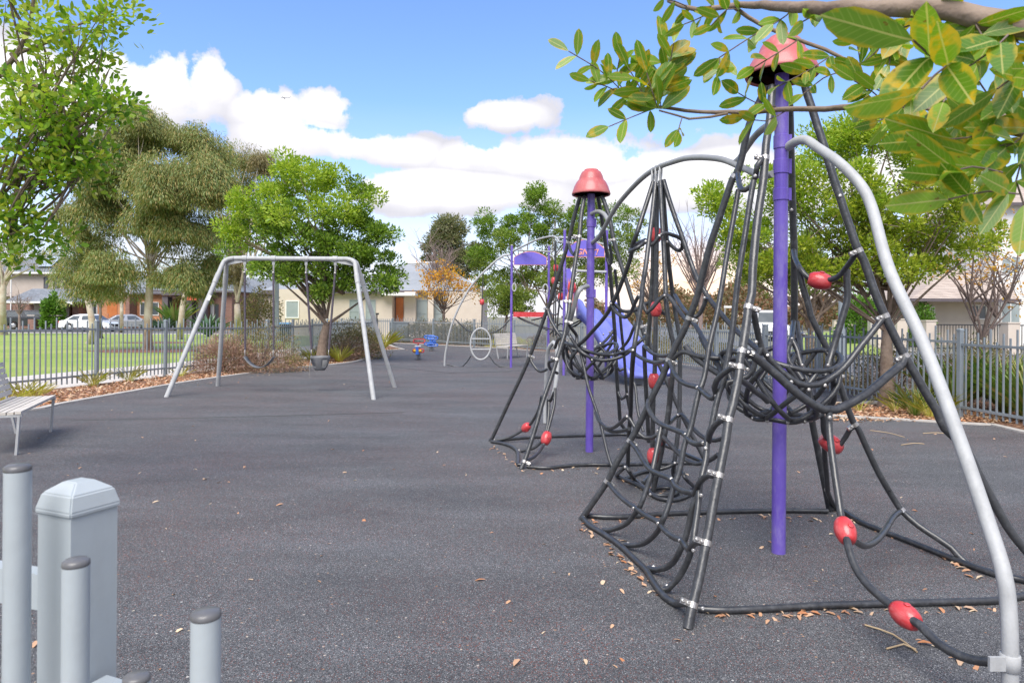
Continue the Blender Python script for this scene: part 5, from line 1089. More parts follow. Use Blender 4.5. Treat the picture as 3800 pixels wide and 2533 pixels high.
for i, (px, Z, rx, h, lab) in enumerate([(1560, 38.2, 1.25, 1.25, 'clipped dark hedge right of the gate beyond the far fence'), (1655, 36.8, 1.15, 1.3, 'clipped dark hedge between the gate hedge and the oval ring'), (1735, 35.6, 1., 1.15, 'rounded dark hedge behind the oval ring'), (1840, 34, .9, .9, 'low hedge behind the first violet post')]):
    shrub('hedge', lab, 'hedge', (at(px, 1200, Z).x, Z, -.05), (rx, .8, h), 'l_hedge', 4200, .1, .05, group='hedges beyond the far fence')
for i, (px, Z, rx, h, lf, lab) in enumerate([(1900, 33, 1.2, .5, 'l_strap', 'yellow green low shrub beyond the fence near the oval ring'), (2030, 31.5, 1., .8, 'l_far', 'rusty shrub beyond the fence behind the red slab'), (2560, 23.5, 1.5, .85, 'l_shrub', 'grey shrub beyond the fence behind the middle of the hanging net'), (2420, 26.5, 1.3, 1., 'l_hedge', 'dark shrub beyond the fence behind the slide'), (2665, 21.8, .8, .75, 'l_shrub', 'small grey shrub beyond the fence left of the thick violet pole')]):
    shrub('shrub', lab, 'bush', (at(px, 1200, Z).x, Z, -.05), (rx, .8, h), lf, 3400, .08, .035)
for (x, y, rx, ry, h, lf, lab) in [(7.35, 13.2, .75, 1.1, 1.1, 'l_shrub', 'brown clipped shrub right of the near carob trunk, beyond the fence'), (8.3, 12.4, .8, .9, 1.15, 'l_hedge', 'brown hedge behind the right fence post'), (6.75, 14.9, .55, .8, .9, 'l_shrub', 'brown twiggy shrub between the two carob trunks'), (9.3, 13.2, .9, .9, 1.05, 'l_shrub', 'dull shrub at the foot of the multi stemmed tree')]:
    shrub('shrub', lab, 'bush', (x, y, -.05), (rx, ry, h), lf, 4600, .055, .022, 'mass', None, 'twig', ('l_drytwig', 2600, .12, .01, .7))
for (x, y, h, n, lf, lab) in [(7.25, 11.2, .95, 230, 'l_strapg', 'tall strap leaved clump behind the right fence post'), (7.55, 9.9, .95, 260, 'l_strapg', 'strap leaved clump just right of the right fence post'), (7.9, 10.9, 1., 230, 'l_strapg', 'rear strap leaved clump under the multi stemmed tree'), (7.75, 8.8, .85, 230, 'l_strapg', 'strap leaved clump at the right picture edge'), (8.5, 9.9, 1., 230, 'l_strapg', 'far right strap leaved clump at the picture edge')]:
    tuft('strap_plant', lab, (x, y, -.04), h, n, lf, .75, 'strap leaved plants beyond the right fence', .022)
for (px, py, h, n, lf, lab) in [(3395, 1535, .5, 110, 'l_strapg', 'green and straw grass tuft just right of the near carob trunk'), (3455, 1545, .45, 90, 'l_strap', 'straw coloured grass tuft beside the curved grey pipe'), (3190, 1520, .3, 26, 'l_strap', 'thin grass tuft left of the near carob trunk'), (3320, 1520, .38, 50, 'l_strap', 'small yellow tuft touching the near carob trunk'),
      (345, 1430, .42, 80, 'l_strap', 'yellow tuft at the foot of the first left fence post'), (480, 1412, .4, 90, 'l_strap', 'wide yellow tuft midway along the left fence'), (85, 1480, .42, 80, 'l_strap', 'yellow tuft behind the near bench backrest'), (130, 1475, .36, 60, 'l_strap', 'short yellow tuft right of the near bench backrest'), (25, 1500, .4, 60, 'l_strap', 'yellow tuft at the left edge behind the near bench'),
      (670, 1395, .32, 40, 'l_strap', 'small tuft behind the front left swing leg'), (1260, 1342, .6, 150, 'l_strap', 'yellow green tuft right of the toddler swing seat'), (1155, 1335, .5, 90, 'l_strap', 'dull tuft left of the swing tree trunk'), (1080, 1350, .35, 90, 'l_strap', 'low tuft between the two swing seats'), (1425, 1292, .95, 190, 'l_strap', 'large yellow green tuft at the tip of the garden bed')]:
    p = gnd(px, py); tuft('grass_tuft', lab, (p.x, p.y, -.02), h, n, lf, .9, 'grass tufts in the garden beds', .007 if py > 1380 else .014)
for (px, Z, r, lab) in [(605, 60, 1.4, 'blue green spiky rosette plant before the portico house'), (560, 60, 1., 'small spiky rosette plant left of the large one'), (775, 46, 1.6, 'grey green succulent mound beside the curved path')]:
    tuft('rosette_plant', lab, (at(px, 1200, Z).x, Z, -.05), r, 160, 'l_agave', 1.1, None, .16)
tuft('yucca', 'yellow green spiky plant by the portico column', (at(650, 1200, 61).x, 61, 0.), 2.6, 130, 'l_strapg', .55, None, .16)
shrub('shrub', 'round bright green garden shrub between the two brick piers', 'bush', (at(197, 1200, 61).x, 61, .2), (.95, .9, 3.0), 'l_bright', 3000, .3, .16)
shrub('shrub', 'grey green shrub behind the leaning gum, left of the swing tree', 'bush', (at(960, 1200, 42).x, 42, -.05), (1.5, 1.2, 3.2), 'l_shrub', 3200, .18, .08)
shrub('shrub', 'bright green shrub behind the cream street walls', 'bush', (at(3200, 1200, 42).x, 42, -.05), (1.6, 1.2, 3.4), 'l_bright', 4200, .2, .12)
shrub('shrub', 'dark green shrub in the porch of the right house', 'bush', (at(3425, 1200, 38.5).x, 38.5, -.05), (.7, .6, 2.6), 'l_bright', 2000, .16, .1)
# far wooded mass closing the view beyond the street
n = 26000; px = rng.uniform(2180, 3240, n); zz_ = rng.uniform(86, 120, n)
hh = 1.2 + 2.2 * (np.sin(px * .021) * .5 + .5) + 2.4 * (np.sin(px * .0072 + 1.) * .5 + .5)
P = np.stack([(px - 1900) / F * zz_, zz_, rng.uniform(0, 1, n) ** .7 * hh * 1.25], 1)
tag(link('far_bushes', leafmesh('far_bushes', 'l_far', P, rand_dirs(n), rand_dirs(n), .55 * rng.uniform(.6, 1.3, n), .3, OV4)), 'rusty and olive far bushes closing the view beyond the street', 'bushes', kind='stuff')
n = 16000; px = rng.uniform(-400, 1500, n); zz_ = rng.uniform(92, 110, n)
P = np.stack([(px - 1900) / F * zz_, zz_, rng.uniform(0, 1, n) ** .7 * (3 + 2 * np.sin(px * .013))], 1)
tag(link('far_bushes', leafmesh('far_bushes', 'l_gumtop', P, rand_dirs(n), rand_dirs(n), .6 * rng.uniform(.6, 1.3, n), .35, OV4)), 'dull far trees behind the left houses', 'bushes', kind='stuff')
# ------------------------------------------------------------------ foreground bough, top right
BR = thing('tree_bough', at(3900, 200, 1.1), 'mottled green and yellow leaved bough hanging into the top right corner', 'bough')
def br(s, r0, r1):
    p = spline(pts3(s), .03); k = len(p); return p, MB().tube([q + Vector((random.gauss(0, .0012), 0, random.gauss(0, .0012))) for q in p], [r0 + (r1 - r0) * i / (k - 1) for i in range(k)], 8)
for s, a, b in (('4200,150,.85 3800,98,.92 3448,34,1.0 3001,30,1.15 2746,18,1.35 2587,34,1.4 2480,5,1.45', .0185, .0038), ('4200,500,1.1 3800,440,1.2 3384,393,1.3 3001,405,1.42 2657,416,1.5 2447,394,1.5 2320,352,1.52', .0095, .003), ('2700,418,1.48 2640,437,1.48 2560,440,1.48 2450,412,1.48', .0032, .002), ('2720,25,1.36 2842,102,1.35 3001,160,1.33 3193,244,1.3', .0045, .0035), ('3950,520,.95 3700,480,1.05 3560,430,1.2 3400,400,1.3', .006, .003)):
    part('branch', br(s, a, b)[1], 'trunk', BR)
LC, LD, LN, LL = [], [], [], []
def stalk(x0, y0, x1, y1, Z, n, Lpx, Zb=None, spread=58):
    a, b = at(x0, y0, Z), at(x1, y1, Zb or Z - .03); d = (b - a).normalized()
    m = a.lerp(b, .5) + Vector((random.gauss(0, .006), random.gauss(0, .01), random.gauss(0, .006)))
    P = spline([a, m, b], .02); part('stalk', MB().tube(P, .0013, 5), 'twig', BR)
    view = (a - Vector((0, 0, CH))).normalized()
    for i in range(n):
        k = (i + .6) / n; q = P[min(len(P) - 1, int(k * (len(P) - 1)))]
        for sg in (-1, 1):
            ax = Matrix.Rotation(R(sg * random.uniform(spread - 20, spread + 14)), 3, view) @ d
            ax += Vector((random.gauss(0, .15), random.gauss(0, .4), random.gauss(0, .15)))
            LC.append(q); LD.append(ax); LN.append(-view + Vector((random.gauss(0, .45), random.gauss(0, .3), random.gauss(0, .55) + .15))); LL.append(Lpx * Z / F * random.uniform(.75, 1.15))
    LC.append(b); LD.append(d + Vector((0, random.gauss(0, .3), 0))); LN.append(-view + Vector((random.gauss(0, .4), 0, random.gauss(0, .4)))); LL.append(Lpx * Z / F)
for a in [(2453, 405, 2458, 190, 1.48, 6, 135), (2325, 352, 2300, 215, 1.5, 3, 90), (2325, 355, 2110, 190, 1.5, 4, 90), (2330, 358, 2190, 300, 1.5, 3, 80), (2400, 390, 2330, 250, 1.5, 5, 95), (2440, 400, 2400, 270, 1.47, 3, 120), (2455, 330, 2500, 160, 1.46, 3, 110), (2440, 398, 2260, 470, 1.5, 2, 95), (2530, 440, 2520, 490, 1.48, 1, 85), (2842, 105, 2668, 215, 1.35, 3, 105), (2670, 215, 2662, 282, 1.35, 2, 95),
          (2746, 40, 2640, 95, 1.36, 3, 95), (2560, 30, 2420, -10, 1.42, 3, 90), (3080, 210, 2890, 320, 1.3, 4, 92), (2960, 150, 2800, 250, 1.33, 3, 92), (3110, 270, 2980, 350, 1.3, 2, 90), (2880, 396, 2740, 345, 1.45, 2, 105), (2920, 410, 2760, 435, 1.45, 2, 95),
          (2940, 30, 2870, 90, 1.25, 2, 105), (3020, 32, 2980, 80, 1.2, 2, 100), (2650, 25, 2540, 90, 1.4, 3, 85), (3193, 244, 3140, 110, 1.28, 3, 100), (3190, 240, 3290, 150, 1.2, 3, 110), (3300, 395, 3170, 300, 1.25, 3, 110), (3340, 393, 3250, 330, 1.2, 3, 120), (3400, 398, 3260, 450, 1.2, 2, 120),
          (3740, 130, 3560, 270, .85, 2, 230), (3590, 255, 3390, 150, .8, 1, 330), (3600, 260, 3420, 330, .78, 1, 330), (3560, 265, 3500, 380, .95, 3, 170), (3480, 40, 3560, 140, 1., 3, 170), (3700, 60, 3780, 160, .95, 3, 170), (3720, 400, 3600, 250, 1.05, 4, 150), (3760, 440, 3520, 470, 1.05, 3, 180),
          (3700, 480, 3430, 520, 1., 2, 210), (3790, 530, 3560, 620, .95, 2, 215), (3720, 640, 3500, 650, .9, 2, 220), (3780, 720, 3520, 740, .9, 2, 225), (3560, 420, 3470, 560, 1.1, 2, 170), (3800, 300, 3700, 420, 1., 3, 180), (3790, 600, 3800, 760, .95, 2, 190), (3640, 470, 3720, 600, 1.05, 3, 170),
          (3480, 60, 3330, 110, 1.05, 2, 160), (3620, 90, 3700, 250, .95, 3, 180), (3840, 200, 3700, 330, .9, 3, 200), (3830, 480, 3700, 560, .95, 2, 200), (3360, 130, 3300, 240, 1.2, 3, 120), (3240, 300, 3190, 400, 1.25, 2, 110), (3450, 300, 3350, 400, 1.1, 2, 150)]:
    stalk(*a)
CARB = [(0, 0), (.12, .2), (.3, .4), (.52, .5), (.74, .46), (.9, .28), (.97, .08), (1, 0), (.97, -.08), (.9, -.28), (.74, -.46), (.52, -.5), (.3, -.4), (.12, -.2)]
LL = np.array(LL); link('leaves', leafmesh('leaves', 'l_branch', [tuple(v) for v in LC], [tuple(v) for v in LD], [tuple(v) for v in LN], LL, LL * rng.uniform(.32, .42, len(LL)), CARB, .22, .16, True), BR)
# ------------------------------------------------------------------ houses
XX = lambda px, Z: at(px, 1180, Z).x
def ZZ(py, Z, px=1900): return at(px, py, Z).z
def window(root, px0, px1, py0, py1, Z, fr='white', pane='glass', mull=()):
    x0, x1, z0, z1 = XX(px0, Z), XX(px1, Z), ZZ(py1, Z, px0), ZZ(py0, Z, px0); b = .07
    mb = MB().bx(x0, x1, Z - .06, Z - .003, z1 - b, z1).bx(x0, x1, Z - .07, Z - .003, z0, z0 + b).bx(x0, x0 + b, Z - .06, Z - .003, z0 + b, z1 - b).bx(x1 - b, x1, Z - .06, Z - .003, z0 + b, z1 - b)
    for m_ in mull:
        if m_ > 0: xm = x0 + (x1 - x0) * m_; mb.bx(xm - .03, xm + .03, Z - .055, Z - .003, z0 + b, z1 - b)
        else: zm = z0 + (z1 - z0) * -m_; mb.bx(x0 + b, x1 - b, Z - .054, Z - .003, zm - .025, zm + .025)
    o = part('window', mb, fr, root); part('pane', MB().bx(x0 + b, x1 - b, Z - .03, Z - .004, z0 + b, z1 - b), pane, o); return o
def door(root, px0, px1, py0, py1, Z, mat, name='door'):
    x0, x1, z0, z1 = XX(px0, Z), XX(px1, Z), ZZ(py1, Z, px0), ZZ(py0, Z, px0)
    o = part(name, MB().bx(x0, x1, Z - .05, Z - .003, max(0, z0), z1), mat, root)
    if name == 'door': part('handle', MB().bx(x0 + .1, x0 + .14, Z - .09, Z - .051, 1.0, 1.5), 'steel', o)
    else:
        mb = MB()
        for i in range(1, 6): zq = z1 * i / 6; mb.bx(x0, x1, Z - .055, Z - .051, zq - .01, zq + .01)
        part('panel_lines', mb, 'beige', o)
    return o
def wall(root, px0, px1, py, Z, depth, mat, name='wall', zlo=-.1):
    return part(name, MB().bx(XX(px0, Z), XX(px1, Z), Z, Z + depth, zlo, ZZ(py, Z, (px0 + px1) / 2)), mat, root)
def hip(root, px0, px1, pye, pyr, r0, r1, Z, depth, mat, over=.5, gutter='charcoal'):
    x0, x1 = XX(px0, Z) - over, XX(px1, Z) + over; ze, zr = ZZ(pye, Z, px0), ZZ(pyr, Z + depth / 2, px0); ym = Z + depth / 2; a, b = XX(r0, ym), XX(r1, ym)
    y0, y1 = Z - over, Z + depth + over
    vs = [(x0, y0, ze), (x1, y0, ze), (x1, y1, ze), (x0, y1, ze), (a, ym, zr), (b, ym, zr), (x0, y0, ze - .05), (x1, y0, ze - .05), (x1, y1, ze - .05), (x0, y1, ze - .05)]
    o = part('roof', MB().add(vs, [(0, 1, 5, 4), (1, 2, 5), (2, 3, 4, 5), (3, 0, 4), (6, 7, 1, 0), (7, 8, 2, 1), (8, 9, 3, 2), (9, 6, 0, 3), (9, 8, 7, 6)]), mat, root)
    part('gutter', MB().bx(x0 - .04, x1 + .04, y0 - .1, y0 - .003, ze - .16, ze + .02), gutter, o); return o
# two storey rendered house, far left
H = thing('house', (XX(140, 70), 70, 0), 'two storey beige house with tiled roof and solar panels at far left', 'house')
wall(H, -60, 235, 1012, 71, 9, 'beige', 'upper_wall', 3.2); wall(H, -120, 262, 1128, 69, 8, 'redbrick', 'lower_wall')
hip(H, -70, 235, 1010, 940, 150, 235, 71, 9, 'tile', .6, 'white')
o = hip(H, 40, 262, 1118, 1070, 120, 250, 66, 5, 'tile', .4, 'white')
part('solar_panels', MB().add([(XX(148, 72), 71.3, ZZ(1000, 71.3)), (XX(205, 72), 71.3, ZZ(1000, 71.3)), (XX(215, 73), 73.6, ZZ(962, 73.6)), (XX(165, 73), 73.6, ZZ(962, 73.6))], [(0, 1, 2, 3)]), 'solar', H)
window(H, 198, 220, 1027, 1070, 71, 'charcoal'); window(H, 162, 178, 1028, 1070, 71, 'charcoal')
door(H, 127, 258, 1124, 1200, 69, 'beige', 'garage_door'); part('downpipe', MB().tube([(XX(40, 68.9), 68.9, 0), (XX(40, 68.9), 68.9, 5.5)], .06, 8), 'white', H)
# brick house
H = thing('house', (XX(420, 68), 68, 0), 'orange brick house with timber doors behind the white sedan', 'house')
wall(H, 268, 605, 1085, 69, 9, 'orangebrick'); hip(H, 262, 606, 1085, 1010, 340, 520, 69, 9, 'tile', .5); wall(H, 268, 292, 1100, 67.6, 1.3, 'redbrick', 'porch_pier'); wall(H, 465, 480, 1100, 67.6, 1.3, 'redbrick', 'porch_pier')
window(H, 300, 338, 1120, 1185, 69, 'orange'); window(H, 345, 362, 1115, 1190, 69, 'white'); door(H, 398, 435, 1120, 1200, 69, 'orange'); window(H, 520, 590, 1120, 1170, 69, 'white', 'glass', (.5,))
# portico house
H = thing('house', (XX(730, 66), 66, 0), 'dark portico house with charcoal frame and red awning', 'house')
wall(H, 600, 860, 1080, 67, 9, 'redbrick'); hip(H, 590, 860, 1078, 1000, 660, 800, 67, 9, 'tile')
for a, b in ((602, 622), (692, 712), (735, 755)): wall(H, a, b, 1100, 64.6, .9, 'charcoal', 'portico_column')
part('portico_beam', MB().bx(XX(600, 64.5), XX(757, 64.5), 64.4, 67, ZZ(1104, 64.5), ZZ(1086, 64.5)), 'charcoal', H); wall(H, 623, 646, 1108, 65.8, 1., 'orangebrick', 'porch_pier')
mb = MB()
for i in range(5): mb.box(((XX(694, 64.3) + XX(732, 64.3)) / 2, 64.25 - i * .03, ZZ(1104, 64.3) - .08 - i * .085), (XX(732, 64.3) - XX(694, 64.3), .03, .075))
part('awning', mb, 'redblind', H)
window(H, 700, 714, 1130, 1195, 67, 'white'); window(H, 720, 733, 1130, 1195, 67, 'white'); door(H, 782, 795, 1128, 1205, 67, 'white'); window(H, 797, 812, 1128, 1200, 67, 'charcoal'); window(H, 660, 690, 1125, 1170, 67, 'white')
H = thing('house', (XX(960, 74), 74, 0), 'pale house wall behind the forked gum and grey street pole', 'house')
wall(H, 832, 1060, 1085, 74, 8, 'render'); hip(H, 832, 1060, 1085, 1030, 900, 1000, 74, 8, 'tile'); door(H, 990, 1040, 1120, 1190, 74, 'beige', 'garage_door'); window(H, 860, 890, 1110, 1165, 74)
# cream bungalow
ZH = 50
H = thing('house', (XX(1500, ZH), ZH, 0), 'cream single storey house with grey metal hip roof and orange door', 'house')
wall(H, 1010, 1790, 1075, ZH, 10, 'render'); hip(H, 1330, 1792, 1078, 976, 1505, 1625, ZH, 10, 'metalroof', .4); hip(H, 1000, 1400, 1078, 1010, 1120, 1300, ZH + 1, 9, 'metalroof', .4)
wall(H, 1200, 1455, 1088, ZH - 1.2, 1.19, 'render', 'front_wall'); hip(H, 1195, 1440, 1080, 1040, 1290, 1340, ZH - 1.2, 5, 'metalroof', .4)
wall(H, 1500, 1542, 1082, ZH - .6, .59, 'render', 'wall_pier'); wall(H, 1588, 1608, 1082, ZH - .6, .59, 'render', 'wall_pier'); wall(H, 1645, 1790, 1082, ZH - .6, .59, 'render', 'wall_pier')
part('porch_roof', MB().bx(XX(1415, ZH - 2), XX(1540, ZH - 2), ZH - 2.1, ZH - .61, ZZ(1099, ZH - 2), ZZ(1088, ZH - 2)), 'white', H)
door(H, 1469, 1497, 1104, 1198, ZH, 'orange'); window(H, 1457, 1468, 1104, 1198, ZH, 'charcoal'); window(H, 1544, 1586, 1112, 1190, ZH, 'blind', 'blind', (-.35,)); window(H, 1609, 1643, 1112, 1190, ZH, 'blind', 'blind', (-.35,))
window(H, 1297, 1334, 1112, 1185, ZH - 1.2, 'blind', 'blind', (-.4,)); window(H, 1357, 1394, 1112, 1185, ZH - 1.2, 'blind', 'blind', (-.4,)); window(H, 1060, 1110, 1115, 1180, ZH, 'white', 'blind')
part('roof_ridge', MB().tube([at(1505, 975, ZH + 5), at(1625, 975, ZH + 5)], .09, 6), 'white', H)
# right house
ZR_ = 40
H = thing('house', (XX(3600, ZR_), ZR_, 0), 'cream house with pale tiled hip roof and two storey wing at right', 'house')
wall(H, 3440, 3700, 1118, ZR_, 8, 'render'); hip(H, 3385, 3760, 1108, 1000, 3520, 3720, ZR_ - 1.5, 9.5, 'browntile', .2, 'charcoal'); wall(H, 3372, 3392, 1118, ZR_ - 1.2, .4, 'render', 'porch_column')
window(H, 3449, 3468, 1135, 1180, ZR_ - .02, 'white', 'glass', (.5, -.33, -.66)); wall(H, 3690, 4150, 760, ZR_ + .8, 9, 'white', 'wing_wall')
window(H, 3712, 3785, 950, 1018, ZR_ + .8, 'white', 'blind', (.5,)); window(H, 3712, 3785, 1120, 1205, ZR_ + .8, 'white', 'blind', (.5,)); window(H, 3600, 3660, 1130, 1185, ZR_, 'white', 'glass', (.5,)); hip(H, 3690, 4150, 758, 640, 3850, 4000, ZR_ + .8, 9, 'browntile')
# garden walls and railings on the street front
for i, (px0, px1, py, Z, lab) in enumerate([(3438, 3475, 1192, 31, 'cream wall pier left of the black railing'), (3742, 3786, 1200, 30, 'cream wall pier between the two black railings'), (3330, 3368, 1186, 33, 'cream wall pier nearest the near carob trunk')]):
    r_ = thing('wall_pier', (XX(px0, Z), Z, 0), lab, 'wall', 'cream street walls'); wall(r_, px0, px1, py, Z, .6, 'render', 'pier', -.06)
    part('coping', MB().bx(XX(px0, Z) - .03, XX(px1, Z) + .03, Z - .03, Z + .63, ZZ(py, Z, px0), ZZ(py, Z, px0) + .06), 'render', r_)
for (px0, px1, Z, lab) in [(3476, 3741, 30.5, 'black picket railing before the cream right house'), (3787, 3990, 30, 'black railing at the right picture edge'), (3369, 3437, 32, 'short black railing between two cream piers')]:
    r_ = thing('railing', (XX(px0, Z), Z, 0), lab, 'railing', 'black railings on the street'); x0, x1 = XX(px0, Z), XX(px1, Z); mb = MB(); k = int((x1 - x0) / .13)
    for i in range(k): mb.box((x0 + (i + .5) * (x1 - x0) / k, Z, .62), (.025, .025, 1.2))
    part('bars', mb, 'black', r_); part('rail', MB().bx(x0, x1, Z - .03, Z + .03, 1.2, 1.25), 'black', r_); part('rail', MB().bx(x0, x1, Z - .03, Z + .03, .15, .2), 'black', r_)
for i in range(7):
    Z = 36 + i * 3.4; px = 3290 - i * 27; r_ = thing('wall_panel', (XX(px, Z), Z, 0), ['nearest tall pale panel of the stepped street wall', 'second panel of the stepped street wall, counted from the right', 'third panel of the stepped street wall, counted from the right', 'middle panel of the stepped street wall', 'fifth panel of the stepped street wall, counted from the right', 'sixth panel of the stepped street wall, counted from the right', 'farthest small panel of the stepped street wall'][i], 'wall', 'stepped street wall panels')
    wall(r_, px - 32, px + 12, 1176 + i * 2.2, Z, .35, 'render' if i % 2 == 0 else 'kerb', 'panel', -.06)
    part('coping', MB().bx(XX(px - 33, Z), XX(px + 13, Z), Z - .03, Z + .38, ZZ(1176 + i * 2.2, Z, px), ZZ(1176 + i * 2.2, Z, px) + .05), 'kerb', r_)
for (px0, px1, lab) in [(103, 127, 'left brick garden pier before the dark car'), (190, 216, 'right brick garden pier by the round shrub')]:
    r_ = thing('brick_pier', (XX(px0, 60.5), 60.5, 0), lab, 'wall', 'brick garden piers'); wall(r_, px0, px1, 1184, 60.5, .6, 'redbrick', 'pier', -.06); part('coping', MB().bx(XX(px0, 60.5) - .04, XX(px1, 60.5) + .04, 60.46, 61.14, ZZ(1184, 60.5), ZZ(1184, 60.5) + .08), 'beige', r_)
r_ = thing('street_pole', (XX(1027, 40), 40, 0), 'grey green street pole rising behind the swings', 'pole'); part('shaft', MB().tube([(XX(1027, 40), 40, -.05), (XX(1027, 40), 40, 6.5)], [.14, .09], 12), 'fence', r_); part('base_sleeve', MB().tube([(XX(1027, 40), 40, -.05), (XX(1027, 40), 40, 1.2)], .17, 12), 'fence', r_)
r_ = thing('street_pole', (XX(3122, 24), 24, 0), 'dark grey street pole behind the right face of the near tower', 'pole'); part('shaft', MB().tube([(XX(3122, 24), 24, -.05), (XX(3122, 24), 24, 5.2)], [.12, .06], 12), 'fence', r_); part('base_sleeve', MB().tube([(XX(3122, 24), 24, -.05), (XX(3122, 24), 24, 1.1)], .15, 12), 'fence', r_)
r_ = thing('street_sign', (XX(2690, 60), 60, 0), 'small white street name sign far beyond the hanging net', 'sign'); part('post', MB().tube([(XX(2690, 60), 60, 0), (XX(2690, 60), 60, 2.6)], .04, 8), 'galv', r_); part('blade', MB().bx(XX(2686, 60), XX(2714, 60), 59.97, 60.0, 2.35, 2.53), 'white', r_)
# wheelie bins and the cabinet by the gate
def bin_(px, py, Z, lid, lab, h=1.05, w_=.55):
    x = XX(px, Z); r_ = thing('wheelie_bin', (x, Z, -.04), lab, 'bin'); part('bin_body', MB().box((x, Z, h / 2 - .02), (w_ * .8, .6, h - .12), taper=1.2), 'binbody', r_)
    part('lid', MB().box((x, Z - .02, h - .03), (w_ * 1.02, .78, .07), taper=.92), lid, r_)
    for s in (-1, 1): part('wheel', MB().tube([(x + s * w_ * .35 - .03, Z + .3, .1), (x + s * w_ * .35 + .03, Z + .3, .1)], .1, 12), 'tyre', r_)
bin_(1065, 1200, 36, 'binblue', 'wheelie bin with blue lid beyond the fence behind the swings'); bin_(1238, 1190, 47, 'binyellow', 'wheelie bin with yellow lid by the cream house, right of the swing tree trunk', 1.1, .7)
x = XX(1484, 38.6); r_ = thing('utility_cabinet', (x, 38.6, -.04), 'grey ribbed utility cabinet beside the gate beyond the fence', 'cabinet'); mb = MB()
for i in range(6): mb.box((x - .42 + i * .17, 38.25, .5), (.1, .03, .95))
part('body', MB().bx(x - .5, x + .5, 38.27, 38.9, -.04, 1.05), 'fence', r_); part('ribs', mb, 'fence', r_); part('top', MB().bx(x - .53, x + .53, 38.22, 38.93, 1.051, 1.1), 'fence', r_)
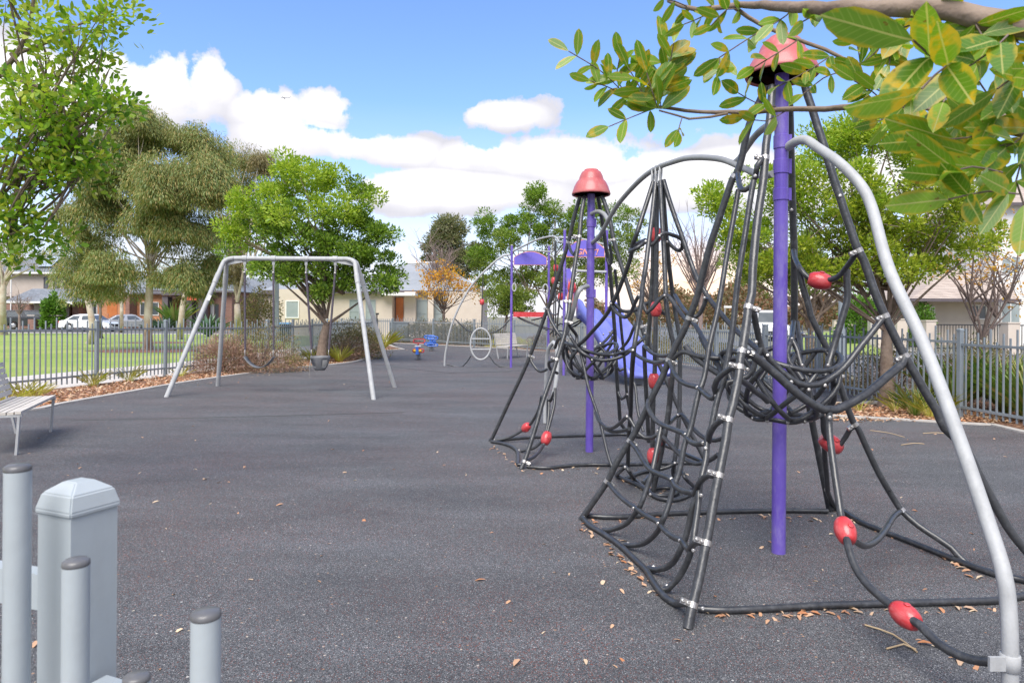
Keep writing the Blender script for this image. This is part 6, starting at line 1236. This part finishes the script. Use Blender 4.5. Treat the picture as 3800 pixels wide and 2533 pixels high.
# ------------------------------------------------------------------ cars (local x: towards the nose)
def car(label, loc, rz, paint, L=4.6, W=1.82, H=1.46, van=False, hatch=0., name='car'):
    r_ = thing(name, loc, label, 'car' if not van else 'van', None, rz); h = L / 2; wb = L * .29; wr = .33; bel = H * .62 if not van else H * .55
    def arch(c): return [(c + (wr + .06) * math.cos(q), .3 + (wr + .06) * math.sin(q)) for q in np.linspace(0, math.pi, 9)]
    low = [(h - .02, .28)] + arch(wb)[0:] + arch(-wb) + [(-h + .03, .28), (-h, .55), (-h + .06, bel - .03)]
    low += [(-h + .28, bel + .03), (h * .42, bel + .03), (h * .75, bel - .1), (h - .1, bel - .24), (h, .5)] if not van else [(-h + .05, bel + .05), (h * .5, bel + .05), (h * .9, bel - .08), (h - .02, bel - .2), (h, .5)]
    me = MB().prism(low, 'y', -W / 2, W / 2).mesh('body', MT[paint]); b = link('body', me, r_, False); md = b.modifiers.new('soft', 'BEVEL'); md.width = .07; md.segments = 3; md.limit_method = 'ANGLE'
    cab = ([(-h + .28, bel), (-h + .25, H - .12), (-h + .5, H), (h * .12, H), (h * .24, H - .06), (h * .5, bel)] if hatch else [(-h + .4, bel), (-h + 1.15, H - .1), (-h + 1.75, H), (h * .06, H), (h * .18, H - .06), (h * .5, bel)]) if not van else [(-h + .1, bel), (-h + .12, H - .05), (-h + .3, H), (h * .28, H), (h * .36, H - .07), (h * .62, bel)]
    def loft(inset, shr=1., dz=0.):
        mb = MB(); k = len(cab); vs = []
        for s in (-1, 1):
            for x_, z_ in cab: vs.append((x_ * shr, s * (W / 2 - .06 - .24 * (z_ - bel) / (H - bel) + inset), z_ + dz))
        return mb.add(vs, [tuple(range(k)), tuple(range(2 * k - 1, k - 1, -1))] + [(i, (i + 1) % k, k + (i + 1) % k, k + i) for i in range(k)])
    c = link('cabin', loft(0).mesh('cabin', MT[paint]), b, False); md = c.modifiers.new('soft', 'BEVEL'); md.width = .04; md.segments = 2
    # glazing: side panes, windscreen, rear screen standing 4 mm proud
    def lerp2(a, b_, t_): return (a[0] + (b_[0] - a[0]) * t_, a[1] + (b_[1] - a[1]) * t_)
    for s in (-1, 1):
        for (u0, u1) in ((.06, .47), (.51, .95)):
            q = [lerp2(lerp2(cab[0], cab[-1], u0 + .03), lerp2(cab[1], cab[4], u0), .12), lerp2(lerp2(cab[0], cab[-1], u1 - .05), lerp2(cab[1], cab[4], u1), .12), lerp2(lerp2(cab[0], cab[-1], u1 - .05), lerp2(cab[1], cab[4], u1 - .02), .86), lerp2(lerp2(cab[0], cab[-1], u0 + .05), lerp2(cab[1], cab[4], u0 + .04), .86)]
            if van and u0 < .3: continue
            part('side_window', MB().add([(x_, s * (W / 2 - .06 - .24 * (z_ - bel) / (H - bel) + .006), z_) for x_, z_ in q], [(0, 1, 2, 3)]), 'glass', r_, False)
    for (a, b_, nx) in ((cab[-1], cab[-2], 1), (cab[0], cab[1], -1)):
        p0, p1 = lerp2(a, b_, .12), lerp2(a, b_, .9); w0, w1 = W / 2 - .14, W / 2 - .3
        part('windscreen' if nx > 0 else 'rear_window', MB().add([(p0[0] + nx * .012, -w0, p0[1] + .004), (p0[0] + nx * .012, w0, p0[1] + .004), (p1[0] + nx * .012, w1, p1[1] + .004), (p1[0] + nx * .012, -w1, p1[1] + .004)], [(0, 1, 2, 3)]), 'glass', r_, False)
    for sx in (-1, 1):
        for sy in (-1, 1):
            w_ = part('wheel', MB().lathe([(0, -.1), (wr * .62, -.1), (wr * .95, -.1), (wr, -.06), (wr, .06), (wr * .95, .1), (wr * .62, .1), (0, .1)], (sx * wb, sy * (W / 2 - .12), wr), Matrix.Rotation(R(90), 4, 'X'), 22), 'tyre', r_, False)
            part('rim', MB().lathe([(0, -.005), (.05, .012), (wr * .6, .006), (wr * .64, -.01)], (sx * wb, sy * (W / 2 - .018), wr), Matrix.Rotation(R(-90 * sy), 4, 'X'), 18), 'rim', w_, False)
    for s in (-1, 1):
        part('tail_lamp', MB().box((-h + .03, s * (W / 2 - .22), bel - .12), (.1, .36, .16)), 'lampred', r_, False); part('headlight', MB().box((h - .1, s * (W / 2 - .25), bel - .3), (.14, .38, .15)), 'glass' if not van else 'white', r_, False)
        part('mirror', MB().box((h * .4, s * (W / 2 + .08), bel + .08), (.12, .2, .13)), paint if not van else 'black', r_, False)
    part('grille', MB().box((h - .0, 0, .56), (.05, W * .55, .2)), 'black', r_, False); part('rear_bumper', MB().box((-h + .0, 0, .42), (.08, W * .9, .2)), 'black' if paint == 'carblack' else paint, r_, False)
    part('number_plate', MB().box((-h - .02, 0, .66), (.03, .4, .11)), 'white', r_, False); return r_
c = at(339, 1200, 57.5); car('white sedan parked across the street behind the leaning gum', (c.x, 57.5, -.042), R(-6), 'carwhite', 4.6)
c = at(480, 1200, 62.5); car('silver car with red tail lamps in the brick house driveway', (c.x, 62.5, -.042), R(38), 'carsilver', 4.6)
c = at(122, 1200, 65); car('dark four wheel drive parked beside the beige house garage', (c.x, 65., -.042), R(28), 'carblack', 4.8, 1.95, 1.78, hatch=1.)
c = at(2888, 1200, 45); car('white van facing the playground on the street behind the thick violet pole', (c.x, 47.4, -.042), R(-96), 'carwhite', 5.2, 1.95, 2.05, van=True, name='parked_van')
# distant aircraft
a0 = at(1058, 364, 2600); r_ = thing('airliner', a0, 'tiny distant airliner in the blue sky above the clouds', 'aeroplane')
part('fuselage', MB().tube([a0 + Vector((-19, 0, 0)), a0 + Vector((-15, 0, .6)), a0 + Vector((14, 0, .6)), a0 + Vector((20, 0, 2))], [.4, 2, 2, .5], 10), 'galv', r_)
part('wing', MB().add([a0 + Vector(v) for v in ((3, 0, -.5), (-4, 0, -.5), (-10, -17, 1), (-7, -17, 1), (-7, 17, 1), (-10, 17, 1), (3, 0, .1), (-4, 0, .1))], [(0, 1, 2, 3), (0, 4, 5, 1), (6, 7, 2, 3), (6, 4, 5, 7)]), 'galv', r_)
part('tail_fin', MB().prism([(a0.x + 15, a0.z + 1), (a0.x + 21, a0.z + 1.5), (a0.x + 22, a0.z + 7), (a0.x + 19, a0.z + 7)], 'y', a0.y - .2, a0.y + .2), 'galv', r_)
# ------------------------------------------------------------------ render settings
sc.render.engine = 'CYCLES'; sc.cycles.use_denoising = True; sc.cycles.max_bounces = 8; sc.cycles.diffuse_bounces = 5; sc.cycles.glossy_bounces = 3; sc.cycles.transmission_bounces = 3; sc.cycles.transparent_max_bounces = 6
sc.cycles.caustics_reflective = False; sc.cycles.caustics_refractive = False; sc.cycles.sample_clamp_indirect = 6.
